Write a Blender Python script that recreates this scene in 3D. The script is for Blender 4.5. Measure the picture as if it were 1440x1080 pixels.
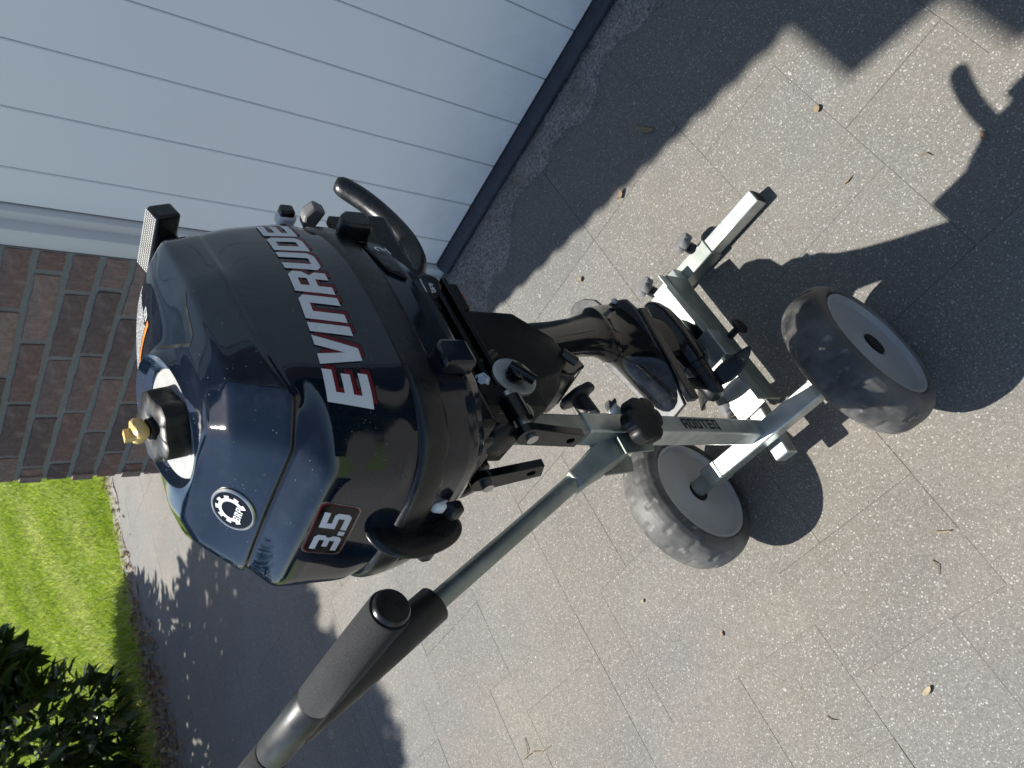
import bpy, bmesh, math, random
import numpy as np
from mathutils import Vector, Matrix
from mathutils.bvhtree import BVHTree
R = math.radians
random.seed(7)
for o in list(bpy.data.objects): bpy.data.objects.remove(o, do_unlink=True)
SC = bpy.context.scene
COL = SC.collection
# ------------------------------------------------------------------ camera, sky, sun, exposure
CAMZ = 1.30
cx = Vector((0.49990041, -0.43147168, -0.75095391)); cyd = Vector((-0.66530612, -0.74643924, -0.01400806)); cz = Vector((-0.55449738, 0.50661687, -0.66020603))
cam = bpy.data.cameras.new('camera'); camo = bpy.data.objects.new('camera', cam); COL.objects.link(camo)
m = Matrix.Identity(4)
for i in range(3):
    m[i][0] = cx[i]; m[i][1] = -cyd[i]; m[i][2] = -cz[i]
m[2][3] = CAMZ
camo.matrix_world = m
cam.sensor_width = 36; cam.sensor_fit = 'HORIZONTAL'; cam.lens = 1084 / 1440 * 36
cam.clip_start = .02; cam.clip_end = 400
cam.dof.use_dof = True; cam.dof.focus_distance = .95; cam.dof.aperture_fstop = 14
SC.camera = camo
W = bpy.data.worlds.new('World'); SC.world = W; W.use_nodes = True
wn = W.node_tree; wn.nodes.clear()
wo = wn.nodes.new('ShaderNodeOutputWorld'); wb = wn.nodes.new('ShaderNodeBackground'); ws = wn.nodes.new('ShaderNodeTexSky')
SUNV = Vector((-.6, .138, 1)).normalized()
ws.sky_type = 'NISHITA'; ws.sun_disc = False; ws.sun_elevation = math.asin(SUNV.z); ws.sun_rotation = math.atan2(SUNV.x, SUNV.y) % (2 * math.pi)
ws.altitude = 20; ws.air_density = 1.0; ws.dust_density = .6; ws.ozone_density = 1.0
wb.inputs[1].default_value = .080
wn.links.new(ws.outputs[0], wb.inputs[0]); wn.links.new(wb.outputs[0], wo.inputs[0])
sl = bpy.data.lights.new('sun', 'SUN'); sl.energy = 4.4; sl.angle = R(.53); sl.color = (1, .965, .895)
so = bpy.data.objects.new('sun', sl); COL.objects.link(so); so.rotation_euler = SUNV.to_track_quat('Z', 'Y').to_euler(); so.location = (-6, 1, 10)
SC.view_settings.view_transform = 'Standard'; SC.view_settings.look = 'None'; SC.view_settings.gamma = 1; SC.view_settings.exposure = .95
SC.view_settings.use_curve_mapping = False
SC.render.engine = 'CYCLES'

# ------------------------------------------------------------------ materials
def lin(c): return tuple(((x / 255) / 12.92 if x / 255 < .04045 else ((x / 255 + .055) / 1.055) ** 2.4) for x in c)
class N:
    def __init__(s, name):
        s.m = bpy.data.materials.new(name); s.m.use_nodes = True; s.t = s.m.node_tree; s.b = s.t.nodes['Principled BSDF']
        s.tc = s.t.nodes.new('ShaderNodeTexCoord')
    def n(s, k, **kw):
        x = s.t.nodes.new(k)
        for a, v in kw.items():
            if a[0] == '_': setattr(x, a[1:], v)
            else: x.inputs[a.replace('_', ' ')].default_value = v
        return x
    def l(s, a, b): s.t.links.new(a, b)
    def noise(s, scale, detail=4, rough=.55, coord='Object', **k):
        x = s.n('ShaderNodeTexNoise', Scale=scale, Detail=detail, Roughness=rough, **k); s.l(s.tc.outputs[coord], x.inputs['Vector']); return x.outputs['Fac']
    def vor(s, scale, feature='F1', coord='Object', rnd=1):
        x = s.n('ShaderNodeTexVoronoi', Scale=scale, Randomness=rnd, _feature=feature); s.l(s.tc.outputs[coord], x.inputs['Vector']); return x
    def ramp(s, fac, pts):
        x = s.n('ShaderNodeValToRGB'); e = x.color_ramp.elements
        while len(e) < len(pts): e.new(.5)
        for i, (p, c) in enumerate(pts): e[i].position = p; e[i].color = (*c, 1) if len(c) == 3 else c
        s.l(fac, x.inputs[0]); return x.outputs[0]
    def mix(s, fac, a, b, mode='MIX'):
        x = s.n('ShaderNodeMix', _data_type='RGBA', _blend_type=mode)
        for sock, v in ((x.inputs[0], fac), (x.inputs[6], a), (x.inputs[7], b)):
            if isinstance(v, (int, float)): sock.default_value = v
            elif isinstance(v, tuple): sock.default_value = (*v, 1)
            else: s.l(v, sock)
        return x.outputs[2]
    def math(s, op, a, b=0., c=None):
        x = s.n('ShaderNodeMath', _operation=op)
        for i, v in enumerate((a, b) if c is None else (a, b, c)):
            if isinstance(v, (int, float)): x.inputs[i].default_value = v
            else: s.l(v, x.inputs[i])
        return x.outputs[0]
    def map(s, v, a, b, c, d):
        x = s.n('ShaderNodeMapRange'); s.l(v, x.inputs[0])
        for i, q in enumerate((a, b, c, d)): x.inputs[i + 1].default_value = q
        return x.outputs[0]
    def bump(s, h, st, dist=.002):
        x = s.n('ShaderNodeBump', Strength=st, Distance=dist); s.l(h, x.inputs['Height'])
        if s.b.inputs['Normal'].links: s.l(s.b.inputs['Normal'].links[0].from_socket, x.inputs['Normal'])
        s.l(x.outputs[0], s.b.inputs['Normal'])
    def set(s, **k):
        for a, v in k.items():
            sock = s.b.inputs[a.replace('_', ' ')]
            if isinstance(v, (int, float)): sock.default_value = v
            elif isinstance(v, tuple): sock.default_value = (*v, 1)
            else: s.l(v, sock)
        return s
M = {}
def simple(name, col, rough=.5, metal=0, spec=.5, var=.12, scale=30, dust=0, dcol=(.45, .43, .4), bump=0, bscale=200, coat=0, dscale=60, rvar=.1, speck=0):
    s = N(name); n1 = s.noise(scale)
    c = s.mix(s.map(n1, .3, .7, 0, 1), tuple(x * (1 - var) for x in col), tuple(min(1, x * (1 + var)) for x in col))
    rg = s.map(s.noise(scale * 2.3), .3, .7, max(0.02, rough - rvar), min(1, rough + rvar))
    if dust:
        d = s.math('MULTIPLY', s.map(s.noise(dscale, 8, .7), .5, .78, 0, 1), s.map(s.noise(dscale * .12, 3), .35, .65, .15, 1))
        sp = s.map(s.vor(dscale * 6).outputs['Distance'], .08, .16, 1, 0)
        gate = s.map(s.noise(dscale * 1.3, 2), .58, .62, 0, 1)
        d = s.math('MAXIMUM', s.math('MULTIPLY', d, dust), s.math('MULTIPLY', s.math('MULTIPLY', sp, gate), speck or min(1, dust * 2)))
        c = s.mix(d, c, dcol); rg = s.math('ADD', rg, s.math('MULTIPLY', d, .5))
    s.set(Base_Color=c, Roughness=rg, Metallic=metal, Specular_IOR_Level=spec, Coat_Weight=coat, Coat_Roughness=.04)
    if bump: s.bump(s.noise(bscale, 3), bump, .001)
    M[name] = s.m; return s
simple('navy_gloss', (.0032, .0075, .017), .05, spec=.72, dust=.05, dcol=(.30, .33, .38), coat=.0, dscale=45, rvar=.025, speck=.5)
simple('navy_shell', (.0035, .007, .014), .12, spec=.6, dust=.08, dcol=(.30, .33, .38), coat=.0, dscale=45, rvar=.06)
simple('black_gloss', (.0035, .004, .005), .12, spec=.5, dust=.06, dcol=(.3, .3, .3), coat=.0, dscale=70, rvar=.06)
simple('plate_gloss', (.02, .02, .021), .38, spec=1, dust=.5, dcol=(.25, .25, .25), dscale=120, rvar=.05)  # plate dust, its tone lifted to carry the sun sheen as well
simple('black_satin', (0.0072, 0.0078, 0.0091), .30, spec=.5, dust=0.084, dcol=(.25, .25, .25), dscale=90, bump=.06, bscale=600)
simple('black_matte', (0.0065, 0.0072, 0.0078), .5, spec=.22, dust=0.060, dcol=(.2, .2, .19), dscale=50, bump=.15, bscale=900)
simple('black_cast', (0.0039, 0.0039, 0.0046), .3, spec=.3, dust=0.072, dcol=(.15, .15, .15), bump=.25, bscale=350)
simple('knob_black', (0.0078, 0.0078, 0.0084), .42, spec=.4, dust=0.072, dcol=(.2, .2, .2), dscale=80)
simple('knob_grey', (.16, .155, .16), .55, dust=.3, dcol=(.35, .33, .32))
simple('white_plastic', (.74, .75, .76), .3, var=.03, dust=.1, dcol=(.5, .48, .44))
simple('decal_white', (.70, .71, .72), .35, var=.04)
simple('decal_red', (.14, .008, .014), .35, spec=.3)
simple('decal_black', (.004, .004, .005), .22, spec=.25)
simple('decal_orange', (.75, .22, .035), .4, var=.04)
simple('decal_steel', (.30, .31, .33), .3, metal=.8)
simple('stamp_black', (.012, .012, .014), .6)
simple('red_plastic', (.42, .012, .02), .35)
simple('yellow_vent', (.78, .52, .19), .38, var=.08, scale=60)
simple('rim_grey', (.35, .35, .35), .42, metal=.0, var=.05, scale=8, dust=.25, dcol=(.33, .31, .29), dscale=30)
simple('bolt_steel', (.5, .5, .48), .35, metal=1)
simple('tank_white', (.36, .355, .335), .35, var=.05)
simple('hollow_dark', (.003, .003, .003), .8)  # near-black colour that paints the shade inside hollows
simple('seam_dark', (.004, .005, .007), .4)
simple('seal_dark', (.028, .032, .045), .55, dust=.35, dcol=(.13, .12, .13), dscale=25)
simple('frame_white', (.66, .67, .68), .35, var=.02, scale=4)
simple('groove_grey', (.45, .45, .47), .6)
simple('roof_dark', (.09, .085, .08), .7)
simple('gutter_white', (.6, .6, .6), .5)
# zinc
s = N('zinc'); n1 = s.vor(42); c1 = s.ramp(n1.outputs['Distance'], [(0, (.38, .42, .41)), (.6, (.50, .53, .51)), (1, (.58, .60, .57))])
c = s.mix(s.map(s.noise(14, 6), .45, .7, 0, .55), c1, (.36, .41, .39)); sc_ = s.map(s.noise(90, 8, .75), .62, .72, 0, .5); c = s.mix(sc_, c, (.30, .31, .30))
s.set(Base_Color=c, Metallic=.78, Roughness=s.map(s.noise(25, 5), .3, .7, .30, .48)); s.bump(s.noise(160, 4), .1, .0006); M['zinc'] = s.m
s = N('zinc_old'); c = s.mix(s.map(s.noise(30, 6), .4, .65, 0, 1), (.24, .27, .25), (.34, .36, .33)); c = s.mix(s.map(s.noise(120, 8, .8), .6, .72, 0, .6), c, (.18, .18, .16))
s.set(Base_Color=c, Metallic=.7, Roughness=s.map(s.noise(25, 5), .3, .7, .36, .55)); s.bump(s.noise(160, 4), .1, .0006); M['zinc_old'] = s.m
# rubber with mud
s = N('tyre_rubber'); d = s.math('MULTIPLY', s.map(s.noise(7, 6, .6), .36, .74, 0, 1), s.map(s.noise(5, 3), .3, .7, .35, 1))
c = s.mix(d, (.018, .019, .021), (.30, .285, .262)); c = s.mix(s.map(s.noise(60, 5), .62, .72, 0, .5), c, (.33, .31, .28))
s.set(Base_Color=c, Roughness=s.map(d, 0, 1, .42, .85), Specular_IOR_Level=.4); s.bump(s.noise(60, 6), .35, .002); M['tyre_rubber'] = s.m
# foam
s = N('foam'); v = s.noise(650, 4, .8); c = s.mix(s.map(v, .35, .65, 0, 1), (.010, .010, .011), (.040, .040, .042))
s.set(Base_Color=c, Roughness=.9, Specular_IOR_Level=.25, Sheen_Weight=.05); s.bump(v, .5, .0006); M['foam'] = s.m
simple('sleeve_plastic', (.013, .014, .015), .46, spec=.5, var=.15, scale=20, bump=.1, bscale=900)
# paver concrete
def paver(name, warm):
    s = N(name)
    oi = s.n('ShaderNodeObjectInfo')
    geo = s.n('ShaderNodeNewGeometry')
    def nz(scale, det=4, ro=.6):
        x = s.n('ShaderNodeTexNoise', Scale=scale, Detail=det, Roughness=ro); s.l(geo.outputs['Position'], x.inputs['Vector']); return x.outputs['Fac']
    def vz(scale, off=0):
        mp = s.n('ShaderNodeMapping'); mp.inputs['Location'].default_value = (off, off * .7, 0); s.l(geo.outputs['Position'], mp.inputs[0])
        wv = s.n('ShaderNodeTexNoise', Scale=scale * 1.3, Detail=2); s.l(mp.outputs[0], wv.inputs[0])
        mx = s.n('ShaderNodeMix', _data_type='VECTOR'); mx.inputs[0].default_value = .006 * 60 / scale * .9
        s.l(mp.outputs[0], mx.inputs[4]); s.l(wv.outputs['Color'], mx.inputs[5])
        x = s.n('ShaderNodeTexVoronoi', Scale=scale); s.l(mx.outputs[1], x.inputs['Vector']); return x
    base = s.ramp(nz(220, 6, .8), [(.28, (.070, .069, .065)), (.5, (.134, .131, .121)), (.72, (.205, .200, .186))])
    sand = s.ramp(nz(1.3, 5), [(.4, (1, 1, 1)), (.62, (1.08, 1.0, .88))])
    base = s.mix(1.0, base, sand, 'MULTIPLY')
    base = s.mix(s.map(nz(5, 6, .7), .35, .7, 0, .45), base, s.mix(.5, base, (.23, .215, .195)))
    rim = base
    for sc, off, thr, w, col, gp in ((330, 0, .26, .06, (.42, .41, .39), .30), (190, 3.3, .24, .05, (.50, .485, .46), .50), (110, 7.3, .18, .04, (.47, .45, .43), .80), (46, 9.1, .13, .03, (.46, .44, .42), .90)):
        v = vz(sc, off); sp = s.map(v.outputs['Distance'], thr, thr + w, 1, 0)
        sepc = s.n('ShaderNodeSeparateColor'); s.l(v.outputs['Color'], sepc.inputs[0])
        g = s.map(sepc.outputs[0], gp, gp + .02, 0, 1); sz = s.math('MULTIPLY', sp, g)
        rim = s.mix(s.math('MULTIPLY', sz, s.map(sepc.outputs[1], 0, 1, .12, .65)), rim, col)
    dk = vz(150, 5.5); sep = s.n('ShaderNodeSeparateColor'); s.l(dk.outputs['Color'], sep.inputs[0])
    rim = s.mix(s.math('MULTIPLY', s.map(dk.outputs['Distance'], .2, .27, .6, 0), s.map(sep.outputs[1], .93, .95, 0, 1)), rim, (.07, .066, .062))
    rim = s.mix(s.map(nz(.9, 4, .6), .42, .66, 0, .45), rim, s.mix(1.0, rim, (.74, .72, .76), 'MULTIPLY'))
    rim = s.mix(s.map(nz(11, 7, .75), .60, .78, 0, .35), rim, s.mix(1.0, rim, (.66, .62, .58), 'MULTIPLY'))
    tone = s.map(oi.outputs['Random'], 0, 1, .965, 1.035)
    cc = s.n('ShaderNodeCombineColor'); [s.l(tone, cc.inputs[i]) for i in range(3)]
    rim = s.mix(1.0, rim, cc.outputs[0], 'MULTIPLY')
    st = s.map(nz(2.2, 6, .65), .55, .75, 0, .35); rim = s.mix(st, rim, (.23, .19, .15))
    s.set(Base_Color=rim, Roughness=s.map(nz(90), .3, .7, .62, .9), Specular_IOR_Level=.35)
    bb = s.n('ShaderNodeBump', Strength=.5, Distance=.0012); s.l(nz(330, 5, .7), bb.inputs['Height']); s.l(bb.outputs[0], s.b.inputs['Normal'])
    M[name] = s.m
paver('paver_concrete', 0)
s = N('joint_sand'); g = s.noise(300, 5, .8); c = s.ramp(g, [(.3, (.09, .083, .075)), (.6, (.17, .158, .145)), (.8, (.30, .28, .25))]); s.set(Base_Color=c, Roughness=.95); s.bump(g, .8, .002); M['joint_sand'] = s.m
s = N('grit'); g = s.noise(150, 8, .85); c = s.ramp(g, [(.36, (.06, .056, .052)), (.5, (.22, .205, .19)), (.64, (.52, .48, .44))]); c = s.mix(s.map(s.noise(9, 4), .5, .7, 0, .6), c, (.12, .10, .06)); s.set(Base_Color=c, Roughness=.95); s.bump(g, 1, .003); M['grit'] = s.m
# door
s = N('door_paint'); n1 = s.noise(.9, 4); gq = s.n('ShaderNodeNewGeometry'); sq = s.n('ShaderNodeSeparateXYZ'); s.l(gq.outputs['Position'], sq.inputs[0]); c = s.mix(s.map(n1, .3, .7, 0, 1), (.82, .85, .885), (.87, .885, .90)); c = s.mix(s.map(s.noise(70, 6, .7), .68, .76, 0, .35), c, (.35, .33, .3)); c = s.mix(s.math('MULTIPLY', s.map(sq.outputs[2], 0, .30, .5, 0), s.map(s.noise(9, 8, .7), .35, .65, .1, 1)), c, (.50, .49, .47)); c = s.mix(s.math('MULTIPLY', s.map(sq.outputs[2], 0, .22, .7, 0), s.map(s.noise(160, 4, .7), .62, .70, 0, 1)), c, (.20, .18, .16))
s.set(Base_Color=c, Roughness=s.map(s.noise(5, 4), .3, .7, .28, .42)); s.bump(s.noise(5, 2), .05, .002); M['door_paint'] = s.m
# brick
s = N('brick_clay'); oi = s.n('ShaderNodeObjectInfo')
c = s.ramp(oi.outputs['Random'], [(0, (.17, .100, .085)), (.22, (.26, .175, .15)), (.40, (.105, .078, .078)), (.62, (.30, .215, .185)), (.8, (.13, .095, .095)), (1, (.21, .13, .112))])
g = s.noise(55, 8, .75); c = s.mix(1.0, c, s.ramp(g, [(.3, (.6, .6, .6)), (.7, (1.35, 1.3, 1.25))]), 'MULTIPLY'); c = s.mix(s.map(s.noise(24, 5, .7), .55, .7, 0, .4), c, (.34, .27, .23))
s.set(Base_Color=c, Roughness=.88); s.bump(g, 1, .004); M['brick_clay'] = s.m
s = N('mortar'); g = s.noise(240, 5, .7); c = s.ramp(g, [(.3, (.165, .168, .163)), (.7, (.26, .262, .252))]); s.set(Base_Color=c, Roughness=.95); s.bump(g, .6, .002); M['mortar'] = s.m
# vegetation
def veg(name, c0, c1, c2, trans=.3, rough=.45, scale=7):
    s = N(name); oi = s.n('ShaderNodeObjectInfo'); at = s.n('ShaderNodeAttribute', _attribute_name='tone')
    f_ = s.math('ADD', s.math('MULTIPLY', at.outputs['Fac'], .7), s.math('MULTIPLY', oi.outputs['Random'], .3))
    c = s.ramp(f_, [(0, c0), (.5, c1), (1, c2)]); c = s.mix(s.map(s.noise(scale), .35, .65, 0, .35), c, c0)
    s.set(Base_Color=c, Roughness=rough, Specular_IOR_Level=.5)
    tr = s.n('ShaderNodeBsdfTranslucent'); s.l(c, tr.inputs[0]); mx = s.n('ShaderNodeMixShader'); mx.inputs[0].default_value = trans
    s.l(s.b.outputs[0], mx.inputs[1]); s.l(tr.outputs[0], mx.inputs[2]); s.l(mx.outputs[0], s.t.nodes['Material Output'].inputs[0]); M[name] = s.m
veg('leaf_green', (.016, .036, .009), (.042, .080, .018), (.085, .135, .03), .25, .3)
veg('grass_blade', (.17, .26, .022), (.36, .46, .045), (.66, .64, .28), .5, .45, 1.2)
s = N('lawn_soil'); c = s.mix(s.map(s.noise(30, 6), .4, .6, 0, 1), (.07, .11, .02), (.16, .22, .04)); s.set(Base_Color=c, Roughness=.95); M['lawn_soil'] = s.m
simple('bark', (.07, .05, .035), .9, bump=.6, bscale=80)
veg('dry_leaf', (.13, .09, .05), (.27, .20, .12), (.42, .35, .22), .15, .7)

# ------------------------------------------------------------------ geometry kit (world coordinates)
class G:
    def __init__(s): s.v = []; s.f = []
    def add(s, vs, fs):
        b = len(s.v); s.v += [Vector(v) for v in vs]; s.f += [tuple(b + i for i in f) for f in fs]; return s
    def box(s, c, ax, h):
        c = Vector(c); a = [Vector(x).normalized() for x in ax]; vs = []
        for i in (-1, 1):
            for j in (-1, 1):
                for k in (-1, 1): vs.append(c + a[0] * h[0] * i + a[1] * h[1] * j + a[2] * h[2] * k)
        return s.add(vs, [(0, 1, 3, 2), (4, 6, 7, 5), (0, 4, 5, 1), (2, 3, 7, 6), (0, 2, 6, 4), (1, 5, 7, 3)])
    def loft(s, loops, cap=True, closed=False):
        n = len(loops[0]); b = len(s.v)
        for L in loops: s.v += [Vector(p) for p in L]
        m = len(loops)
        for i in range(m if closed else m - 1):
            for j in range(n):
                a = b + i * n + j; a2 = b + i * n + (j + 1) % n; c = b + ((i + 1) % m) * n + j; c2 = b + ((i + 1) % m) * n + (j + 1) % n
                s.f.append((a, a2, c2, c))
        if cap and not closed:
            s.f.append(tuple(b + j for j in reversed(range(n)))); s.f.append(tuple(b + (m - 1) * n + j for j in range(n)))
        return s
    def prism(s, pts, U, V, O, W_, t0, t1):
        U = Vector(U); V = Vector(V); W_ = Vector(W_); O = Vector(O)
        return s.loft([[O + U * a + V * b + W_ * t for a, b in pts] for t in (t0, t1)])
    def tube(s, path, r, n=16, cap=True, sq=None, up=(0, 0, 1)):
        P = [Vector(p) for p in path]; loops = []; prev = None
        for i, p in enumerate(P):
            d = (P[min(i + 1, len(P) - 1)] - P[max(i - 1, 0)]).normalized()
            if prev is None:
                u = Vector(up).cross(d); u = u.normalized() if u.length > 1e-4 else Vector((1, 0, 0)).cross(d).normalized()
            else: u = (prev - d * prev.dot(d)).normalized()
            prev = u; w = d.cross(u); rr = r[i] if isinstance(r, (list, tuple)) else r
            ra, rb = rr if isinstance(rr, (list, tuple)) else (rr, rr)
            if sq: loops.append([p + u * a * ra + w * b * rb for a, b in ((-1, -1), (1, -1), (1, 1), (-1, 1))])
            else: loops.append([p + u * ra * math.cos(t) + w * rb * math.sin(t) for t in (2 * math.pi * k / n for k in range(n))])
        return s.loft(loops, cap)
    def lathe(s, o, ax, prof, n=40, cap=True, fn=None, closed=False):
        ax = Vector(ax).normalized(); u = ax.orthogonal().normalized()
        if abs(ax.x) > .9: u = (Vector((0, 0, 1)) - ax * ax.z).normalized()
        w = ax.cross(u); o = Vector(o); loops = []
        for (a, r) in prof:
            L = []
            for k in range(n):
                t = 2 * math.pi * k / n; q = r * (fn(t, a) if fn else 1); L.append(o + ax * a + (u * math.cos(t) + w * math.sin(t)) * q)
            loops.append(L)
        return s.loft(loops, cap, closed)
    def ball(s, c, r, ax=((1, 0, 0), (0, 1, 0), (0, 0, 1)), n=16, m=10):
        c = Vector(c); A = [Vector(a) for a in ax]; r = (r, r, r) if isinstance(r, (int, float)) else r; loops = []
        for i in range(1, m):
            ph = math.pi * i / m; loops.append([c + A[0] * r[0] * math.sin(ph) * math.cos(t) + A[1] * r[1] * math.sin(ph) * math.sin(t) - A[2] * r[2] * math.cos(ph) for t in (2 * math.pi * k / n for k in range(n))])
        return s.loft(loops)
def rootloc(p):
    while p.parent: p = p.parent
    return p.location
def tag(o, label=None, cat=None, group=None, kind=None):
    for k, v in (('label', label), ('category', cat), ('group', group), ('kind', kind)):
        if v: o[k] = v
    return o
def empty(name, loc, label, cat, group=None):
    o = bpy.data.objects.new(name, None); COL.objects.link(o); o.location = loc; o.empty_display_size = .1
    return tag(o, label, cat, group)
def mk(name, g, mat, parent=None, bevel=0, smooth=35, seg=2, label=None, sub=0, origin=None):
    me = bpy.data.meshes.new(name); off = Vector(rootloc(parent)) if parent else Vector(origin or (0, 0, 0))
    me.from_pydata([tuple(v - off) for v in g.v], [], g.f)
    bm = bmesh.new(); bm.from_mesh(me); bmesh.ops.recalc_face_normals(bm, faces=bm.faces); bm.to_mesh(me); bm.free()
    me.materials.append(M[mat]); o = bpy.data.objects.new(name, me); COL.objects.link(o)
    if parent: o.parent = parent
    else: o.location = off
    if label: o['label'] = label
    me.polygons.foreach_set('use_smooth', [smooth > 0] * len(me.polygons))
    if bevel:
        b = o.modifiers.new('b', 'BEVEL'); b.width = bevel; b.segments = seg; b.limit_method = 'ANGLE'; b.angle_limit = R(32); b.harden_normals = False
    if sub:
        b = o.modifiers.new('s', 'SUBSURF'); b.levels = sub; b.render_levels = sub
    if smooth > 0: me.set_sharp_from_angle(angle=R(smooth if not bevel else 60))
    return o

# ------------------------------------------------------------------ setting: ground, driveway, lawn
def grid_sheet(name, x0, x1, y0, y1, z, mat, nx=2, ny=2, amp=0, kind='structure', thick=None):
    g = G(); xs = np.linspace(x0, x1, nx); ys = np.linspace(y0, y1, ny)
    vs = [(x, y, z + (random.uniform(-amp, amp) if amp else 0)) for x in xs for y in ys]
    g.add(vs, [(i * ny + j, (i + 1) * ny + j, (i + 1) * ny + j + 1, i * ny + j + 1) for i in range(nx - 1) for j in range(ny - 1)])
    o = mk(name, g, mat, smooth=0); o['kind'] = kind; return o
grid_sheet('ground', -80, 80, -80, 80, -.07, 'lawn_soil')
drive = grid_sheet('driveway', -4.32, 6.5, -4.5, 9, -.0010, 'joint_sand', 60, 90, .00012)
lawn = grid_sheet('lawn', -40, -4.40, -6, 40, -.012, 'lawn_soil')
U_ = .1017; X0 = -.156; Y0 = .65
# pavers: mixed sizes on a 0.1017 m module, visible joints kept where the photo has them
vb = set(); hb = set()
def vbar(k, y0, y1):
    for j in range(round((y0 - .5) / .0782), round((y1 - .5) / .0782)): vb.add((k, j))
for k, y0, y1 in ((0, .42, .65), (-3, .032, .24), (-6, -.12, .19), (-4, -.2, .032), (-5, .188, .34), (-8, -.05, .11), (-10, .11, .344), (-14, .42, .656), (-4, -.5, -.2)): vbar(k, y0, y1)
for k in range(-12, -10): hb.add((k, 0))
used = {}
ia, ib, ja, jb = round((-4.32 - X0) / U_), 8, round((-.95 - Y0) / U_), round((3.6 - Y0) / U_)
pv = []
for j in range(jb, ja, -1):
    for i in range(ia, ib):
        if (i, j) in used: continue
        opts = [(3, 2), (2, 2), (3, 3), (2, 3), (4, 3), (3, 2), (3, 3), (4, 3), (1, 2), (2, 1), (1, 1)]
        hd = opts[:8]; random.shuffle(hd)
        for w, h in hd + opts[8:]:
            ok = True
            for a in range(w):
                for b in range(h):
                    q = (i + a, j - b)
                    if q in used or q[0] >= ib or (a and (q[0], q[1]) in vb) or (b and (q[0], q[1] + 1) in hb): ok = False
            if ok:
                for a in range(w):
                    for b in range(h): used[(i + a, j - b)] = 1
                pv.append((i, j, w, h)); break
cache = {}
for (i, j, w, h) in pv:
    x0 = X0 + i * U_; x1 = x0 + w * U_; y1 = Y0 + (j + 1) * U_; y0 = y1 - h * U_
    if y0 > 1.40 and x1 > -1.96: continue
    key = (w, h)
    if key not in cache:
        g = G(); gx = w * U_ / 2 - .00015; gy = h * U_ / 2 - .00015; b = .0004
        L0 = [(-gx, -gy, -.03), (gx, -gy, -.03), (gx, gy, -.03), (-gx, gy, -.03)]
        L1 = [(a, c, -.0003) for a, c, _ in L0]; L2 = [(a - math.copysign(b, a), c - math.copysign(b, c), 0) for a, c, _ in L0]
        g.loft([L0, L1, L2]); me = bpy.data.meshes.new('paver'); me.from_pydata([tuple(v) for v in g.v], [], g.f); me.materials.append(M['paver_concrete']); cache[key] = me
    o = bpy.data.objects.new('paver', cache[key]); COL.objects.link(o); o.parent = drive
    o.location = ((x0 + x1) / 2 + random.uniform(-.0006, .0006), (y0 + y1) / 2 + random.uniform(-.0006, .0006), random.uniform(-.0003, .0003)); o.scale = (1 - random.random() ** 5 * .0045, 1 - random.random() ** 5 * .0045, 1); o.rotation_euler = (random.uniform(-.0005, .0005), random.uniform(-.0005, .0005), random.uniform(-.0012, .0012))
# edging strip of soil between driveway and lawn
g = G(); n = 120; ys = np.linspace(-2, 9, n); vs = []
for y in ys:
    for k, x in enumerate((-4.46, -4.41, -4.37, -4.33, -4.27)):
        vs.append((x + random.uniform(-.012, .012) * (1 if k in (0, 4) else 0) + (.05 * math.sin(y * 9) * random.random() if k == 4 else 0), y, -.012 + (0.016 if k in (1, 2, 3) else (.014 if k == 4 else 0)) + random.uniform(-.004, .004)))
g.add(vs, [(i * 5 + j, i * 5 + j + 1, (i + 1) * 5 + j + 1, (i + 1) * 5 + j) for i in range(n - 1) for j in range(4)])
o = mk('soil_border', g, 'grit'); o['kind'] = 'structure'
# grass
def bulk(name, V, F, mat, tone=None, parent=None, kind=None):
    me = bpy.data.meshes.new(name); V = np.asarray(V, dtype=np.float32).reshape(-1, 3); F = np.asarray(F, dtype=np.int32)
    me.vertices.add(len(V)); me.vertices.foreach_set('co', V.ravel()); k = F.shape[1]
    me.loops.add(F.size); me.loops.foreach_set('vertex_index', F.ravel()); me.polygons.add(len(F)); me.polygons.foreach_set('loop_start', np.arange(0, F.size, k, dtype=np.int32))
    if tone is not None:
        a = me.attributes.new('tone', 'FLOAT', 'POINT'); a.data.foreach_set('value', np.asarray(tone, dtype=np.float32))
    me.update(calc_edges=True); me.materials.append(M[mat]); o = bpy.data.objects.new(name, me); COL.objects.link(o)
    if parent: o.parent = parent
    if kind: o['kind'] = kind
    return o
rng = np.random.default_rng(3)
NB = 190000
gx = -4.36 - rng.random(NB) ** 1.3 * 6.5; gy = .2 + rng.random(NB) * 7.3
gx += np.where(gx > -4.42, rng.random(NB) * .05, 0)
lean = rng.normal(0, .5, (NB, 2)); hgt = rng.uniform(.022, .055, NB); wd = rng.uniform(.0022, .0045, NB) * (1 + (-4.3 - gx) * .25); an = rng.random(NB) * 6.28
base = np.stack([gx, gy, np.full(NB, -.012)], 1); dv = np.stack([np.cos(an) * wd, np.sin(an) * wd, np.zeros(NB)], 1)
tip = base + np.stack([lean[:, 0] * hgt, lean[:, 1] * hgt, hgt], 1)
V = np.stack([base - dv, base + dv, tip], 1); pt = (np.sin(gx * 3.1) * np.sin(gy * 2.3 + 1) + np.sin(gx * 9 + gy * 7)) * .2 + .45
tn = np.repeat(np.clip(pt + rng.normal(0, .24, NB), 0, 1), 3)
tag(bulk('grass', V, np.arange(NB * 3).reshape(-1, 3), 'grass_blade', tn), 'bright green sunlit lawn grass beyond the paved driveway', 'grass', kind='stuff')

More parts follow.
